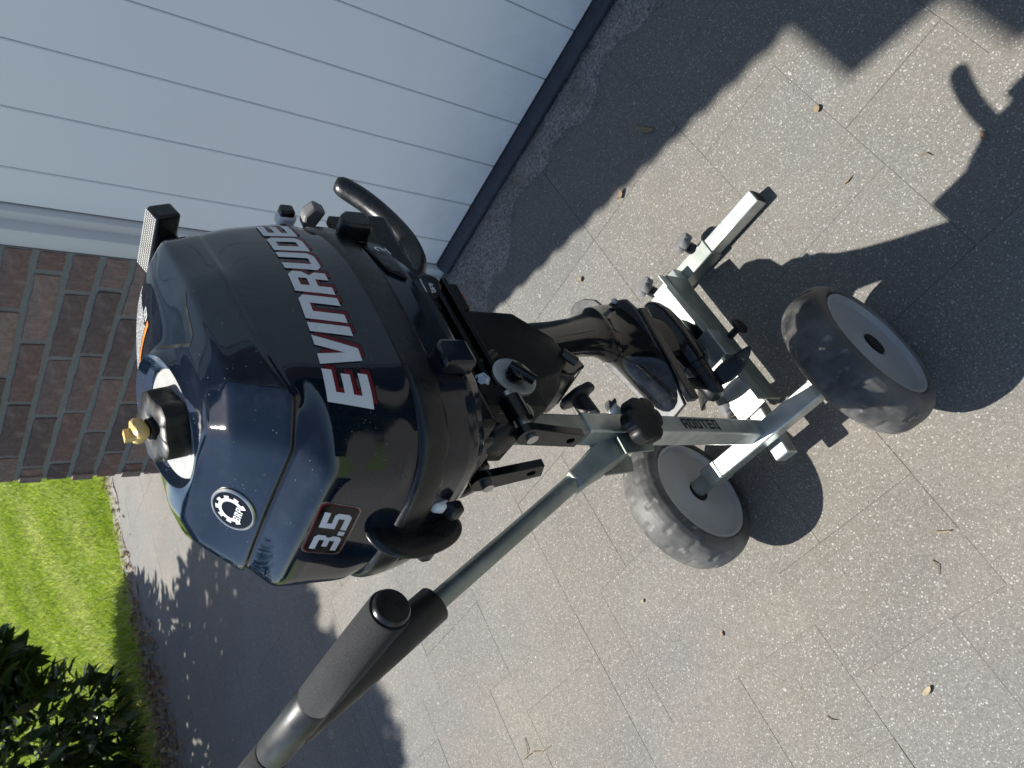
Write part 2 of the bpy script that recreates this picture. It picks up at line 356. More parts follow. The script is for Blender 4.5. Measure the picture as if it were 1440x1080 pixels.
# ------------------------------------------------------------------ garage building
bld = empty('brick_garage', (-.5, 1.4, 0), 'brick garage wall with white vertical board door and roof edge', 'garage')
WX = -1.96; FX = -1.165; WY = 1.405
def wallmk(name, g, mat, **k): return mk(name, g, mat, bld, **k)
g = G(); g.box(((WX + FX) / 2, (WY + .0062 + 1.75) / 2, 1.53), ((1, 0, 0), (0, 1, 0), (0, 0, 1)), ((FX - WX) / 2 - .0015, (1.75 - WY - .0062) / 2, 1.56))
wall = wallmk('wall', g, 'mortar', smooth=0)
g = G(); g.box((-1.7, 4.4, 1.53), ((1, 0, 0), (0, 1, 0), (0, 0, 1)), (.2585, 2.645, 1.56)); wallmk('side_wall', g, 'mortar', smooth=0)
g = G(); g.box((.25, 1.62, 2.66), ((1, 0, 0), (0, 1, 0), (0, 0, 1)), (1.412, .13, .43)); wallmk('lintel_wall', g, 'mortar', smooth=0)
g = G(); g.box((2.2, 1.6, 1.53), ((1, 0, 0), (0, 1, 0), (0, 0, 1)), (.535, .195, 1.56)); wallmk('pier_wall', g, 'mortar', smooth=0)
bms = []
for q in range(5):
    g = G(); L = .195; H_ = .0465; D_ = .05; nx_ = 8; ny_ = 3
    fr = []
    def dd(a, b): return random.uniform(-.0014, .0016) if 0 < a < nx_ and 0 < b < ny_ else .0028
    grid = [[(-L / 2 + L * a / nx_ + random.uniform(-.0012, .0012), dd(a, b), -H_ / 2 + H_ * b / ny_ + random.uniform(-.0015, .0015)) for b in range(ny_ + 1)] for a in range(nx_ + 1)]
    vs = [p for row in grid for p in row]; nn = ny_ + 1; fs = [(a * nn + b, (a + 1) * nn + b, (a + 1) * nn + b + 1, a * nn + b + 1) for a in range(nx_) for b in range(ny_)]
    bd = [a * nn for a in range(nx_ + 1)] + [nx_ * nn + b for b in range(1, nn)] + [a * nn + ny_ for a in range(nx_ - 1, -1, -1)] + [b for b in range(ny_ - 1, 0, -1)]
    nb = len(vs); vs += [(vs[i][0], D_, vs[i][2]) for i in bd]; mB = len(bd)
    fs += [(bd[i], nb + i, nb + (i + 1) % mB, bd[(i + 1) % mB]) for i in range(mB)]
    me = bpy.data.meshes.new('brick'); me.from_pydata(vs, [], fs); me.materials.append(M['brick_clay']); bms.append(me)
off = Vector(bld.location); pit = .0622
# vertical joints observed near x=-1.395 / -1.35
for r in range(int(3.06 / pit)):
    z = .010 + pit * r + H_ / 2; st = (0, .096, .045, .13)[r % 4] - .03
    x = WX
    first = True
    while x < FX - .006:
        L_ = .195 if not (first and st > 0) else max(.05, st)
        L_ = min(L_, FX - .004 - x)
        if L_ > .025:
            o = bpy.data.objects.new('brick', random.choice(bms)); COL.objects.link(o); o.parent = wall
            o.location = Vector((x + L_ / 2, WY + (0 if first else random.uniform(-.0015, .0015)), z + random.uniform(-.001, .001))) - off
            o.scale = (L_ / .195, 1, 1)
            o.rotation_euler = (0, 0 if first else random.uniform(-.004, .004), 0)
        x += L_ + .0145; first = False
# joined bricks on the hidden faces
g = G()
for r in range(int(3.06 / pit)):
    z = .010 + pit * r + H_ / 2
    for k in range(25):
        y = 1.50 + .2095 * k + (.1 if r % 2 else 0); g.box((WX + .012, y, z), ((1, 0, 0), (0, 1, 0), (0, 0, 1)), (.012, .099, .025))
    for k in range(4):
        x = 1.77 + .2095 * k + (.1 if r % 2 else 0)
        if x < 2.66: g.box((x, WY + .004, z), ((1, 0, 0), (0, 1, 0), (0, 0, 1)), (.099, .008, .025))
    if z > 2.26:
        for k in range(13): g.box((-1.06 + .2095 * k + (.1 if r % 2 else 0), 1.49, z), ((1, 0, 0), (0, 1, 0), (0, 0, 1)), (.099, .008, .025))
o = wallmk('brick_course', g, 'brick_clay', smooth=0); o['kind'] = 'stuff'
# frame post with rounded bead, door boards
g = G(); g.prism([(-.078, .0), (-.078, -.034), (-.072, -.040), (-.034, -.040), (-.030, -.034), (-.026, -.018), (-.006, -.018), (0, -.010), (0, .0)], (1, 0, 0), (0, 1, 0), (-1.090, 1.45, 0), (0, 0, 1), .0, 2.2)
DX0 = -1.1335
fr = wallmk('door_frame', g, 'frame_white', smooth=50)
g = G(); g.box((1.59, 1.43, 1.1), ((1, 0, 0), (0, 1, 0), (0, 0, 1)), (.06, .02, 1.1)); wallmk('door_frame', g, 'frame_white', bevel=.003)
g = G(); g.box((.22, 1.44, 2.17), ((1, 0, 0), (0, 1, 0), (0, 0, 1)), (1.305, .018, .05)); wallmk('door_header', g, 'frame_white', bevel=.003)
g = G(); g.box((.22, 1.468, 1.08), ((1, 0, 0), (0, 1, 0), (0, 0, 1)), (1.31, .012, 1.05)); door = wallmk('garage_door', g, 'groove_grey', smooth=0)
for k in range(21):
    xr = -1.1305 + .1265 * (k + 1); xl = xr - .1265
    if k == 0: xl = -1.086
    g = G(); gp = .0008
    g.prism([(xl + gp, .012), (xl + gp, .0025), (xl + gp + .0018, 0), (xr - gp - .0018, 0), (xr - gp, .0025), (xr - gp, .012)], (1, 0, 0), (0, 1, 0), (0, 1.443, 0), (0, 0, 1), .034, 2.11)
    o = mk('door_board', g, 'door_paint', bld, smooth=0); o.parent = door
g = G(); g.prism([(1.412, 0), (1.407, .010), (1.411, .020), (1.42, .026), (1.4405, .030), (1.4405, 0)], (0, 1, 0), (0, 0, 1), (0, 0, 0), (1, 0, 0), -1.088, 1.53)
o = mk('bottom_seal', g, 'seal_dark', bld, smooth=50); o.parent = door
# roof: box gutter and overhanging roof edge far above the frame, they cast the stepped shadow
g = G(); g.box((.35, 1.5185, 3.23), ((1, 0, 0), (0, 1, 0), (0, 0, 1)), (2.31, .2815, .13)); wallmk('box_gutter', g, 'gutter_white', bevel=.004)
g = G(); g.box((.31, 4.0, 3.43), ((1, 0, 0), (0, 1, 0), (0, 0, 1)), (2.26, 2.91, .066)); wallmk('roof', g, 'roof_dark', bevel=.004)
# gritty dirt along the sill
g = G(); nx, ny = 220, 16; vs = []; 
def fb(x, sd=0): return .5 + .25 * math.sin(x * 5.1 + sd) + .15 * math.sin(x * 13.7 + 2 * sd) + .10 * math.sin(x * 31 + sd * 3)
for i in range(nx):
    x = -1.96 + 3.9 * i / (nx - 1); wdt = .05 + .20 * max(0, fb(x, 1.2)) ** 1.6 + random.uniform(-.006, .006)
    for j in range(ny):
        t = j / (ny - 1); y = 1.42 - (wdt + .025) * t
        vs.append((x, y, -.0025 + .009 * math.sin(math.pi * min(1, (1 - t) * 1.0)) ** .7 * (1 - t * .4) * (1 if 0 < j < ny - 1 else 0) + random.uniform(0, .0025) * (1 - t)))
g.add(vs, [(i * ny + j, i * ny + j + 1, (i + 1) * ny + j + 1, (i + 1) * ny + j) for i in range(nx - 1) for j in range(ny - 1)])
o = mk('dirt_strip', g, 'grit'); o['kind'] = 'structure'
gv = []; gf = []; 
for _ in range(5200):
    x = random.uniform(-1.9, 1.2); wdt = .07 + .22 * max(0, fb(x, 1.2)) ** 1.6; t = random.random() ** 1.3; y = 1.41 - wdt * t; r = random.uniform(.0008, .0026) * (1.8 if random.random() < .04 else 1); b = len(gv)
    z = .001 + .005 * (1 - t)
    gv += [(x - r, y, z), (x + r * random.random(), y - r, z), (x + r, y + r * .3, z), (x, y + r, z), (x, y, z + r * 1.2)]
    gf += [(b, b + 1, b + 4), (b + 1, b + 2, b + 4), (b + 2, b + 3, b + 4), (b + 3, b, b + 4)]
tag(bulk('grit_grains', gv, gf, 'grit'), 'loose sand and grit swept against the garage door sill', 'grit', kind='stuff')
# ------------------------------------------------------------------ outboard motor, engine frame: s starboard, f forward, h up
ez = Vector((-.10, 0, 1)).normalized(); ey = Vector((0, 1, 0)); ex = ey.cross(ez); EO = Vector((-.525, 0, 0))
KS = .88                                   # size of the powerhead frame against the gearcase frame
EP = Vector((-.462, 0, .156))
def E(s, f, h):
    w = max(0, min(1, (h - .32) / .28)); return (EO + ex * s + ey * f + ez * h) * (1 - w) + (EP + (ex * s + ey * f + ez * h) * KS) * w
mot = empty('outboard_motor', tuple(E(-.01, .60, .06)), 'dark navy outboard motor with white lettering clamped upright on the trolley post', 'outboard motor')
def pm(name, g, mat, **k):
    p = k.pop('parent', mot); return mk(name, g, mat, p, **k)
def octo(hw, fa, ff, ca, cb, cc, cd, sc=-.0, k=12, sm=3, bulge=.0):
    P = [(hw - ca, fa), (hw, fa + cb), (hw, ff - cd), (hw - cc, ff), (-hw + cc, ff), (-hw, ff - cd), (-hw, fa + cb), (-hw + ca, fa)]
    pts = []
    for i in range(8):
        a = Vector(P[i]); b = Vector(P[(i + 1) % 8]); d = b - a; nrm = Vector((d.y, -d.x)); nrm = nrm.normalized() if nrm.length > 1e-6 else nrm
        for j in range(k):
            t = j / k; q = a + d * t + nrm * bulge * d.length * 4 * t * (1 - t); pts.append(Vector((q.x + sc, q.y)))
    for _ in range(sm):
        pts = [(pts[i - 1] + pts[i] * 2 + pts[(i + 1) % len(pts)]) / 4 for i in range(len(pts))]
    return pts
CC = (-.018, .530)
def scn(h): return -.010 - .008 * max(0, min(1, (h - .85) / .18))
rings = [
 [(0,.344,.848),(.106,.350,.848),(.152,.408,.848),(.1565,.50,.848),(.152,.62,.848),(.104,.745,.848),(0,.800,.848)],
 [(0,.342,.855),(.107,.348,.855),(.154,.407,.855),(.1585,.50,.855),(.154,.62,.855),(.105,.747,.855),(0,.802,.855)],
 [(0,.347,.862),(.106,.353,.862),(.152,.410,.862),(.1555,.50,.862),(.151,.62,.862),(.103,.743,.862),(0,.798,.862)],
 [(0,.354,.905),(.103,.360,.905),(.1515,.418,.905),(.1550,.50,.905),(.150,.615,.905),(.102,.735,.905),(0,.790,.905)],
 [(0,.360,.962),(.106,.366,.954),(.148,.424,.950),(.1530,.50,.958),(.147,.61,.960),(.100,.728,.960),(0,.779,.960)],
 [(0,.397,.982),(.106,.401,.977),(.142,.432,.975),(.1480,.50,.993),(.141,.60,.996),(.097,.720,.990),(0,.770,.990)],
 [(0,.394,.987),(.108,.398,.982),(.145,.430,.980),(.1500,.50,.998),(.142,.60,1.001),(.098,.718,.996),(0,.768,.996)],
 [(0,.425,1.009),(.092,.434,1.024),(.126,.468,1.025),(.1300,.515,1.027),(.124,.60,1.031),(.098,.706,1.031),(0,.752,1.037)],
 [(0,.448,1.031),(.075,.456,1.038),(.100,.492,1.040),(.0960,.527,1.041),(.090,.59,1.042),(.070,.670,1.044),(0,.715,1.047)]]
def full(r):
    out = [r[0]] + r[1:6] + [r[6]] + [(-s, f, h) for s, f, h in reversed(r[1:6])]
    return [E(s + scn(h), f, h) for s, f, h in out]
loops = [full(r) for r in rings]
AN = [-90, -58, -32, -4, 28, 60, 90]; AN = AN + [180 - a for a in reversed(AN[1:6])]
DT = .19
def circ(r, h, n=0): return [E(CC[0] + n * .008 + r * math.cos(R(a)), CC[1] - n * .010 + r * math.sin(R(a)), h - .003 + DT * (r * math.sin(R(a)) - n * .010) * (1 if r < .079 else .6)) for a in AN]
loops += [circ(.080, 1.0500), circ(.0735, 1.0540), circ(.0710, 1.0532), circ(.0660, 1.0500, .5), circ(.0600, 1.0475, 1), circ(.0585, 1.0440, 1), circ(.0580, 1.0420, 1), circ(.02, 1.0415, 1)]
g = G().loft(loops)
cowl = pm('cowling', g, 'navy_gloss', smooth=0); cme = cowl.data
cme.polygons.foreach_set('use_smooth', [True] * len(cme.polygons))
cr = cme.attributes.new('crease_edge', 'FLOAT', 'EDGE')
for e in cme.edges:
    a, b = sorted(e.vertices); ra, ca = divmod(a, 12); rb, cb = divmod(b, 12); v = 0
    if ra == rb: v = {0: 1, 4: .35, 5: .9, 6: .85, 7: .78, 8: .45, 9: .3, 10: .5, 12: .5, 13: .8}.get(ra, 0)
    elif ca == cb:
        if ca in (1, 11): v = .85 if 4 <= ra <= 7 else (.45 if 2 <= ra < 4 else (.5 if ra == 8 else 0))
        if ca in (2, 10): v = .7 if 5 <= ra <= 7 else .15
        if ca in (4, 8): v = .55 if 5 <= ra <= 7 else 0
        if ca in (5, 7): v = .5 if 2 <= ra <= 7 else 0
    cr.data[e.index].value = v
sb = cowl.modifiers.new('s', 'SUBSURF'); sb.levels = 3; sb.render_levels = 3
def evmesh(o):
    dg = bpy.context.evaluated_depsgraph_get(); dg.update(); e = o.evaluated_get(dg); me = e.to_mesh(); off = Vector(rootloc(o)) 
    return BVHTree.FromPolygons([v.co + off for v in me.vertices], [tuple(p.vertices) for p in me.polygons])
bvh = evmesh(cowl)
# surface sampler for things that follow the shell
def drape(name, polys, O, U, V, mat, off=.0006, step=.006, parent=None, D=None, thick=0, bvh_=None, kind=None):
    """polys in (u,v) metres about O; every piece is laid on the shell along -UxV"""
    U = Vector(U).normalized(); V = Vector(V).normalized(); Nn = U.cross(V).normalized(); D = -Nn if D is None else Vector(D).normalized()
    bm = bmesh.new()
    for P in polys:
        vs = [bm.verts.new((a, b, 0)) for a, b in P]
        try: bm.faces.new(vs)
        except ValueError: pass
    us = [v.co.x for v in bm.verts]; vs_ = [v.co.y for v in bm.verts]
    for ax, lo, hi in ((0, min(us), max(us)), (1, min(vs_), max(vs_))):
        k = int((hi - lo) / step) + 1
        for i in range(1, k):
            co = [0, 0, 0]; no = [0, 0, 0]; co[ax] = lo + (hi - lo) * i / k + 1e-5; no[ax] = 1
            bmesh.ops.bisect_plane(bm, geom=bm.verts[:] + bm.edges[:] + bm.faces[:], plane_co=co, plane_no=no, dist=1e-7)
    bmesh.ops.triangulate(bm, faces=bm.faces[:])
    gg = G(); bad = set(); O = Vector(O); nor = []
    bm.verts.index_update()
    for v in bm.verts:
        p = O + U * v.co.x * KS + V * v.co.y * KS; h = (bvh_ or bvh).ray_cast(p - D * .25, D, .6)
        if h[0] is None: bad.add(v.index); gg.v.append(p)
        else:
            nn = h[1] if h[1].dot(D) < 0 else -h[1]; gg.v.append(h[0] + (nn * .6 - D * .4) * off)
    gg.f = [tuple(v.index for v in f.verts) for f in bm.faces if not any(v.index in bad for v in f.verts)]
    bm.free()
    o = mk(name, gg, mat, parent or mot, smooth=30)
    if thick:
        md = o.modifiers.new('t', 'SOLIDIFY'); md.thickness = thick; md.offset = 0
    return o
def ribbon(pts, w):
    """polyline -> strip polygons of width w in the plane"""
    P = [Vector(p) for p in pts]; out = []; L = []; Rr = []
    for i, p in enumerate(P):
        d = (P[min(i + 1, len(P) - 1)] - P[max(i - 1, 0)]).normalized(); nn = Vector((-d.y, d.x)) * w / 2; L.append(p + nn); Rr.append(p - nn)
    for i in range(len(P) - 1): out.append([tuple(L[i]), tuple(Rr[i]), tuple(Rr[i + 1]), tuple(L[i + 1])])
    return out
# lower cowl
def shrink(r, k, h, df=0): return [(s * k, .57 + (f - .57) * k + df, h) for s, f, _ in r]
lr = [shrink(rings[0], .80, .795), shrink(rings[0], .84, .772), shrink(rings[0], .87, .7705), shrink(rings[0], .905, .775), shrink(rings[0], .95, .790), shrink(rings[0], .962, .797), shrink(rings[0], .975, .806), shrink(rings[0], .99, .828), shrink(rings[0], .995, .842), shrink(rings[0], .985, .8425)]
g = G().loft([full(r) for r in lr], cap=False)
lower = pm('lower_cowl', g, 'navy_shell', smooth=0); cme = lower.data
cme.polygons.foreach_set('use_smooth', [True] * len(cme.polygons))
cr = cme.attributes.new('crease_edge', 'FLOAT', 'EDGE')
for e in cme.edges:
    a, b = sorted(e.vertices); ra, ca = divmod(a, 12); rb, cb = divmod(b, 12)
    if ra == rb: cr.data[e.index].value = {0: 1, 1: 1, 2: .5, 3: .5, 4: .8, 5: .8, 6: .5, 8: .9, 9: .8}.get(ra, 0)
    elif ca == cb and ca in (1, 11, 2, 10): cr.data[e.index].value = .35
sb = lower.modifiers.new('s', 'SUBSURF'); sb.levels = 3; sb.render_levels = 3
lbvh = evmesh(lower)
g = G(); g.loft([full(shrink(rings[0], q, h)) for h, q in ((.8300, .96), (.8300, 1.010), (.8380, 1.024), (.8560, 1.026), (.8660, 1.010), (.8660, .96))], cap=False)
band = pm('seal_band', g, 'black_satin', smooth=0); band.data.polygons.foreach_set('use_smooth', [True] * len(band.data.polygons))
sb = band.modifiers.new('s', 'SUBSURF'); sb.levels = 3; sb.render_levels = 3

# ------------------------------------------------------------------ lettering on the shell
GL = {
 'E': [[(0,0),(0,7),(1.6,7),(1.6,0)],[(1.6,5.5),(1.6,7),(5,7),(5,5.5)],[(1.6,2.8),(1.6,4.2),(4.6,4.2),(4.6,2.8)],[(1.6,0),(1.6,1.5),(5,1.5),(5,0)]],
 'V': [[(0,7),(1.8,7),(2.6,2.4),(2.6,0),(1.5,0)],[(2.6,0),(2.6,2.4),(3.4,7),(5.2,7),(3.7,0)]],
 'I': [[(0,0),(0,7),(1.8,7),(1.8,0)]],
 'N': [[(0,0),(0,7),(1.7,7),(1.7,0)],[(1.7,5.3),(1.7,7),(4.2,7),(5.2,6),(5.2,5.3)],[(3.5,0),(3.5,5.3),(5.2,5.3),(5.2,0)]],
 'R': [[(0,0),(0,7),(1.7,7),(1.7,0)],[(1.7,5.5),(1.7,7),(4.2,7),(5.2,6),(5.2,5.5)],[(3.5,3.9),(3.5,5.5),(5.2,5.5),(5.2,4.3),(4.9,3.9)],[(1.7,2.4),(1.7,3.9),(4.9,3.9),(4.3,3.2),(4.9,2.4)],[(3.4,0),(3.4,2.4),(4.9,2.4),(5.2,2),(5.2,0)]],
 'U': [[(0,1),(0,7),(1.7,7),(1.7,1.5),(1.7,0),(1,0)],[(1.7,0),(1.7,1.5),(3.5,1.5),(3.5,0)],[(3.5,0),(3.5,7),(5.2,7),(5.2,1),(4.2,0)]],
 'D': [[(0,0),(0,7),(1.7,7),(1.7,0)],[(1.7,5.5),(1.7,7),(4.2,7),(5.2,6),(5.2,5.5)],[(3.5,1.5),(3.5,5.5),(5.2,5.5),(5.2,1.5)],[(1.7,0),(1.7,1.5),(5.2,1.5),(5.2,1),(4.2,0)]],
 '3': [[(0,7),(4.4,7),(5.2,6.2),(5.2,5.5),(0,5.5)],[(3.5,4.2),(3.5,5.5),(5.2,5.5),(5.2,4.4),(4.9,4.2)],[(1.2,2.8),(1.2,4.2),(4.9,4.2),(4.5,3.5),(4.9,2.8)],[(3.5,1.5),(3.5,2.8),(4.9,2.8),(5.2,2.5),(5.2,1.5)],[(0,0),(0,1.5),(5.2,1.5),(5.2,.8),(4.4,0)]],
 '.': [[(0,0),(0,1.6),(1.4,1.6),(1.4,0)]],
 '5': [[(0,7),(5,7),(5,5.5),(0,5.5)],[(0,3.0),(0,5.5),(1.7,5.5),(1.7,4.3),(1.7,3.0)],[(1.7,3.0),(1.7,4.3),(4.4,4.3),(5.2,3.6),(5.2,3.0)],[(3.5,1.5),(3.5,3.0),(5.2,3.0),(5.2,1.5)],[(0,0),(0,1.5),(5.2,1.5),(5.2,.8),(4.4,0)]],
 'B': [[(0,0),(0,7),(1.4,7),(1.4,0)],[(1.4,5.8),(1.4,7),(4.2,7),(5,6.2),(5,5.8)],[(3.6,4.2),(3.6,5.8),(5,5.8),(5,4.6)],[(1.4,3),(1.4,4.2),(3.6,4.2),(4.6,4.0),(4.6,3.2),(3.6,3)],[(3.6,1.2),(3.6,3),(4.6,3.0),(5,2.6),(5,1.2)],[(1.4,0),(1.4,1.2),(5,1.2),(5,.8),(4.2,0)]],
 'P': [[(0,0),(0,7),(1.4,7),(1.4,0)],[(1.4,5.8),(1.4,7),(4.2,7),(5,6.2),(5,5.8)],[(3.6,4.0),(3.6,5.8),(5,5.8),(5,3.6)],[(1.4,2.8),(1.4,4.0),(3.6,4.0),(5,3.6),(4.2,2.8)]],
 'O': [[(0,1),(0,7),(1.6,7),(1.6,0),(1,0)],[(1.6,5.6),(1.6,7),(3.4,7),(3.4,5.6)],[(1.6,0),(1.6,1.4),(3.4,1.4),(3.4,0)],[(3.4,0),(3.4,7),(5,7),(5,1),(4,0)]],
 'F': [[(0,0),(0,7),(1.6,7),(1.6,0)],[(1.6,5.6),(1.6,7),(5,7),(5,5.6)],[(1.6,2.8),(1.6,4.2),(4.4,4.2),(4.4,2.8)]],
 'T': [[(0,5.5),(0,7),(5,7),(5,5.5)],[(1.7,0),(1.7,5.5),(3.3,5.5),(3.3,0)]],
 'Q': [[(0,1),(0,7),(1.6,7),(1.6,0),(1,0)],[(1.6,5.6),(1.6,7),(3.4,7),(3.4,5.6)],[(1.6,0),(1.6,1.4),(3.4,1.4),(3.4,0)],[(3.4,-1),(3.4,7),(5,7),(5,-1)]],
}
WD = {'I': 1.8, '.': 1.4, 'V': 5.2, 'E': 5, '5': 5.2, 'B': 5, 'P': 5, 'O': 5, 'F': 5, 'T': 5, 'Q': 5}
def textpolys(txt, hgt, width=None, gap=1.0, slant=0, wx=1.0):
    x = 0; out = []
    for ch in txt:
        for P in GL[ch]: out.append([(x + a * wx, b) for a, b in P])
        x += WD.get(ch, 5.2) * wx + gap
    x -= gap; k = hgt / 7; kx = (width / x) if width else k
    return [[(a * kx + b * k * slant, b * k) for a, b in P] for P in out], x * kx
# fan mapping round the starboard side: u follows the girth, v the height
AX = (-.012, .57)
def girth(h, th):
    d = ex * math.cos(th) + ey * math.sin(th); o = E(AX[0], AX[1], h)
    q = bvh.ray_cast(o + d * .5, -d, .6)
    return q[0], q[1]
TH = [R(a) for a in np.linspace(-75, 75, 301)]
arc = [0.]; gp = [girth(.925, t)[0] for t in TH]
for i in range(1, len(TH)): arc.append(arc[-1] + (gp[i] - gp[i - 1]).length)
def uth(u): return float(np.interp(u, arc, TH))
def s_at(f): 
    for i, p in enumerate(gp):
        if (p - EP).dot(ey) / KS > f: return arc[i]
def girth_decal(name, polys, u0, h0, mat, off, step=.005, tilt=0., parent=None):
    bm = bmesh.new()
    for P in polys: bm.faces.new([bm.verts.new((a, b, 0)) for a, b in P])
    us = [v.co.x for v in bm.verts]; vs_ = [v.co.y for v in bm.verts]
    for axx, lo, hi in ((0, min(us), max(us)), (1, min(vs_), max(vs_))):
        for i in range(1, int((hi - lo) / step) + 1):
            co = [0, 0, 0]; no = [0, 0, 0]; co[axx] = lo + step * i + 1e-5; no[axx] = 1
            bmesh.ops.bisect_plane(bm, geom=bm.verts[:] + bm.edges[:] + bm.faces[:], plane_co=co, plane_no=no, dist=1e-7)
    bmesh.ops.triangulate(bm, faces=bm.faces[:]); bm.verts.index_update(); gg = G()
    for v in bm.verts:
        u = u0 + v.co.x; th = uth(u); d = ex * math.cos(th) + ey * math.sin(th); h = h0 + v.co.y + tilt * v.co.x
        q = bvh.ray_cast(E(AX[0], AX[1], h) + d * .5, -d, .6); nn = q[1] if q[1].dot(d) > 0 else -q[1]
        gg.v.append(q[0] + nn * off)
    gg.f = [tuple(v.index for v in f.verts) for f in bm.faces]; bm.free()
    return mk(name, gg, mat, parent or mot, smooth=30)
uA = s_at(.412); uB = s_at(.722)
tp, tw = textpolys('EVINRUDE', .043, uB - uA - .010, gap=.75, slant=.20)
def taper(P, k): return [[(a, b * (1 - k * a / tw)) for a, b in q] for q in P]
tp = taper(tp, .16)
off_ = [[(a + .0042, b - .0040) for a, b in q] for q in tp]
girth_decal('lettering_edge', [[(a + .0052, b - .0052) for a, b in q] for q in tp], uA, .906, 'decal_black', .0004, tilt=-.045)
girth_decal('lettering_shadow', off_, uA, .906, 'decal_red', .0007, tilt=-.045)
girth_decal('lettering', tp, uA, .906, 'decal_white', .0011, tilt=-.045)
# power rating decal on the stern face
def rrect(x0, y0, x1, y1, r, sl=0, n=5):
    P = []
    for cx_, cy_, a0 in ((x1 - r, y0 + r, -90), (x1 - r, y1 - r, 0), (x0 + r, y1 - r, 90), (x0 + r, y0 + r, 180)):
        for i in range(n + 1):
            a = R(a0 + 90 * i / n); P.append((cx_ + r * math.cos(a), cy_ + r * math.sin(a)))
    return [(a + b * sl, b) for a, b in P]
dO = E(-.045, .30, .909)
for nm, ins, mt, of in (('rating_plate_edge', -.0012, 'decal_steel', .0003), ('rating_plate_rim', 0, 'decal_red', .0006), ('rating_plate', .0014, 'decal_black', .0009)):
    drape(nm, [rrect(ins, ins, .084 - ins, .042 - ins, .007, .30)], dO, ex, ez, mt, off=of, D=ey)
t3, w3 = textpolys('3.5', .030, .064, gap=.55, slant=.30)
drape('rating_number', [[(a + .010, b + .006) for a, b in q] for q in t3], dO, ex, ez, 'decal_white', off=.0013, D=ey)
# maker badge on the sloping rear deck
bn = (ez * .80 - ey * .60).normalized(); bU = ex; bV = (ey * .80 + ez * .60).normalized(); bO = E(-.026, .412, 1.013)
hh = bvh.ray_cast(bO + bn * .2, -bn, .5); bc = hh[0]; bn = hh[1] if hh[1].dot(bn) > 0 else -hh[1]; bV = bn.cross(bU).normalized(); bU = bV.cross(bn).normalized()
g = G(); 
def ell(k, t, a=.0245, b=.0215): return [bc + bU * a * k * math.cos(q) + bV * b * k * math.sin(q) + bn * t for q in (2 * math.pi * i / 40 for i in range(40))]
g.loft([ell(1.03, -.006), ell(1.03, .0012), ell(.98, .0024), ell(.92, .0024), ell(.90, .0016)]); badge = pm('badge', g, 'bolt_steel', smooth=40)
g = G(); g.loft([ell(.90, .0010), ell(.90, .0019)]); mk('badge_face', g, 'decal_black', mot, smooth=0).parent = badge
gear = []
for i in range(30):
    a0 = R(-52 + 284 * i / 30); a1 = R(-52 + 284 * (i + 1) / 30); ro = .0172 if (i // 2) % 2 == 0 else .0142
    gear.append([(ro * math.cos(a0), ro * math.sin(a0) * .92 + .0012), (ro * math.cos(a1), ro * math.sin(a1) * .92 + .0012), (.0105 * math.cos(a1), .0105 * math.sin(a1) * .92 + .0012), (.0105 * math.cos(a0), .0105 * math.sin(a0) * .92 + .0012)])
ga = G()
def flat(g, polys, c, U, V, n_, t, rot=0):
    ca_, sa_ = math.cos(rot), math.sin(rot)
    for P in polys: g.add([c + U * (a * ca_ - b * sa_) + V * (a * sa_ + b * ca_) + n_ * t for a, b in P], [tuple(range(len(P)))])
flat(ga, gear, bc, bU, bV, bn, .0024, 0)
tb, wb_ = textpolys('BRP', .0072, .0175, gap=1.3); flat(ga, [[(a - .0088, b - .0098) for a, b in q] for q in tb], bc, bU, bV, bn, .0028)
mk('badge_emblem', ga, 'decal_white', mot, smooth=0).parent = badge
# panel seams of the recoil cover, laid into the top as dark joints
def hitpt(s, f, d=None):
    return bvh.ray_cast(E(s, f, 1.3), -ez, .6)
def seam(pts, O, U, V, D, w=.0022, nm='panel_seam'): return drape(nm, ribbon(pts, w), O, U, V, 'seam_dark', off=.0003, D=D, step=.01)
for sg in (1, -1):
    seam([(sg * .118 - .018, .602), (sg * .112 - .018, .585), (sg * .109 - .018, .560), (sg * .108 - .018, .548), (sg * .102 - .018, .541), (sg * .055 - .018, .583)], E(0, 0, 1.3) - ez * .1, ex, ey, -ez, w=.0034)
    seam([(.602, 1.026), (.57, 1.014), (.545, 1.002), (.50, .992), (.46, .985), (.43, .979)], E(sg * .2, 0, 0), ey, ez, -ex * sg, w=.003)
for sg in (1, -1):
    seam([(.432, .978), (.424, .94), (.414, .90), (.408, .868)], E(sg * .2, 0, 0), ey, ez, -ex * sg, w=.0016, nm='panel_seam')
# caution sticker: clear film with small white print and an orange bar, unreadable at this size
sp = []; sx0, sx1, sf0, sf1 = -.092, .006, .632, .716; y = sf0 + .013
while y < sf1 - .002:
    x = sx0
    while x < sx1 - .002:
        w_ = random.uniform(.0012, .0045); sp.append([(x, y), (min(x + w_, sx1), y), (min(x + w_, sx1), y + .0026), (x, y + .0026)]); x += w_ + .0011
    y += .0044
sp2 = [[(sx1 + .003, sf0 + .016), (sx1 + .012, sf0 + .016), (sx1 + .012, sf0 + .018), (sx1 + .003, sf0 + .018)], [(sx1 + .003, sf0 + .018), (sx1 + .005, sf0 + .018), (sx1 + .005, sf0 + .030), (sx1 + .003, sf0 + .030)], [(sx1 + .010, sf0 + .018), (sx1 + .012, sf0 + .018), (sx1 + .012, sf0 + .030), (sx1 + .010, sf0 + .030)], [(sx1 + .003, sf0 + .030), (sx1 + .012, sf0 + .030), (sx1 + .012, sf0 + .032), (sx1 + .003, sf0 + .032)], [(sx1 + .005, sf0 + .0225), (sx1 + .010, sf0 + .0225), (sx1 + .010, sf0 + .0245), (sx1 + .005, sf0 + .0245)]]
drape('caution_print', sp + sp2, E(0, 0, 1.25), ex, ey, 'decal_white', off=.0006, D=-ez, step=.02)
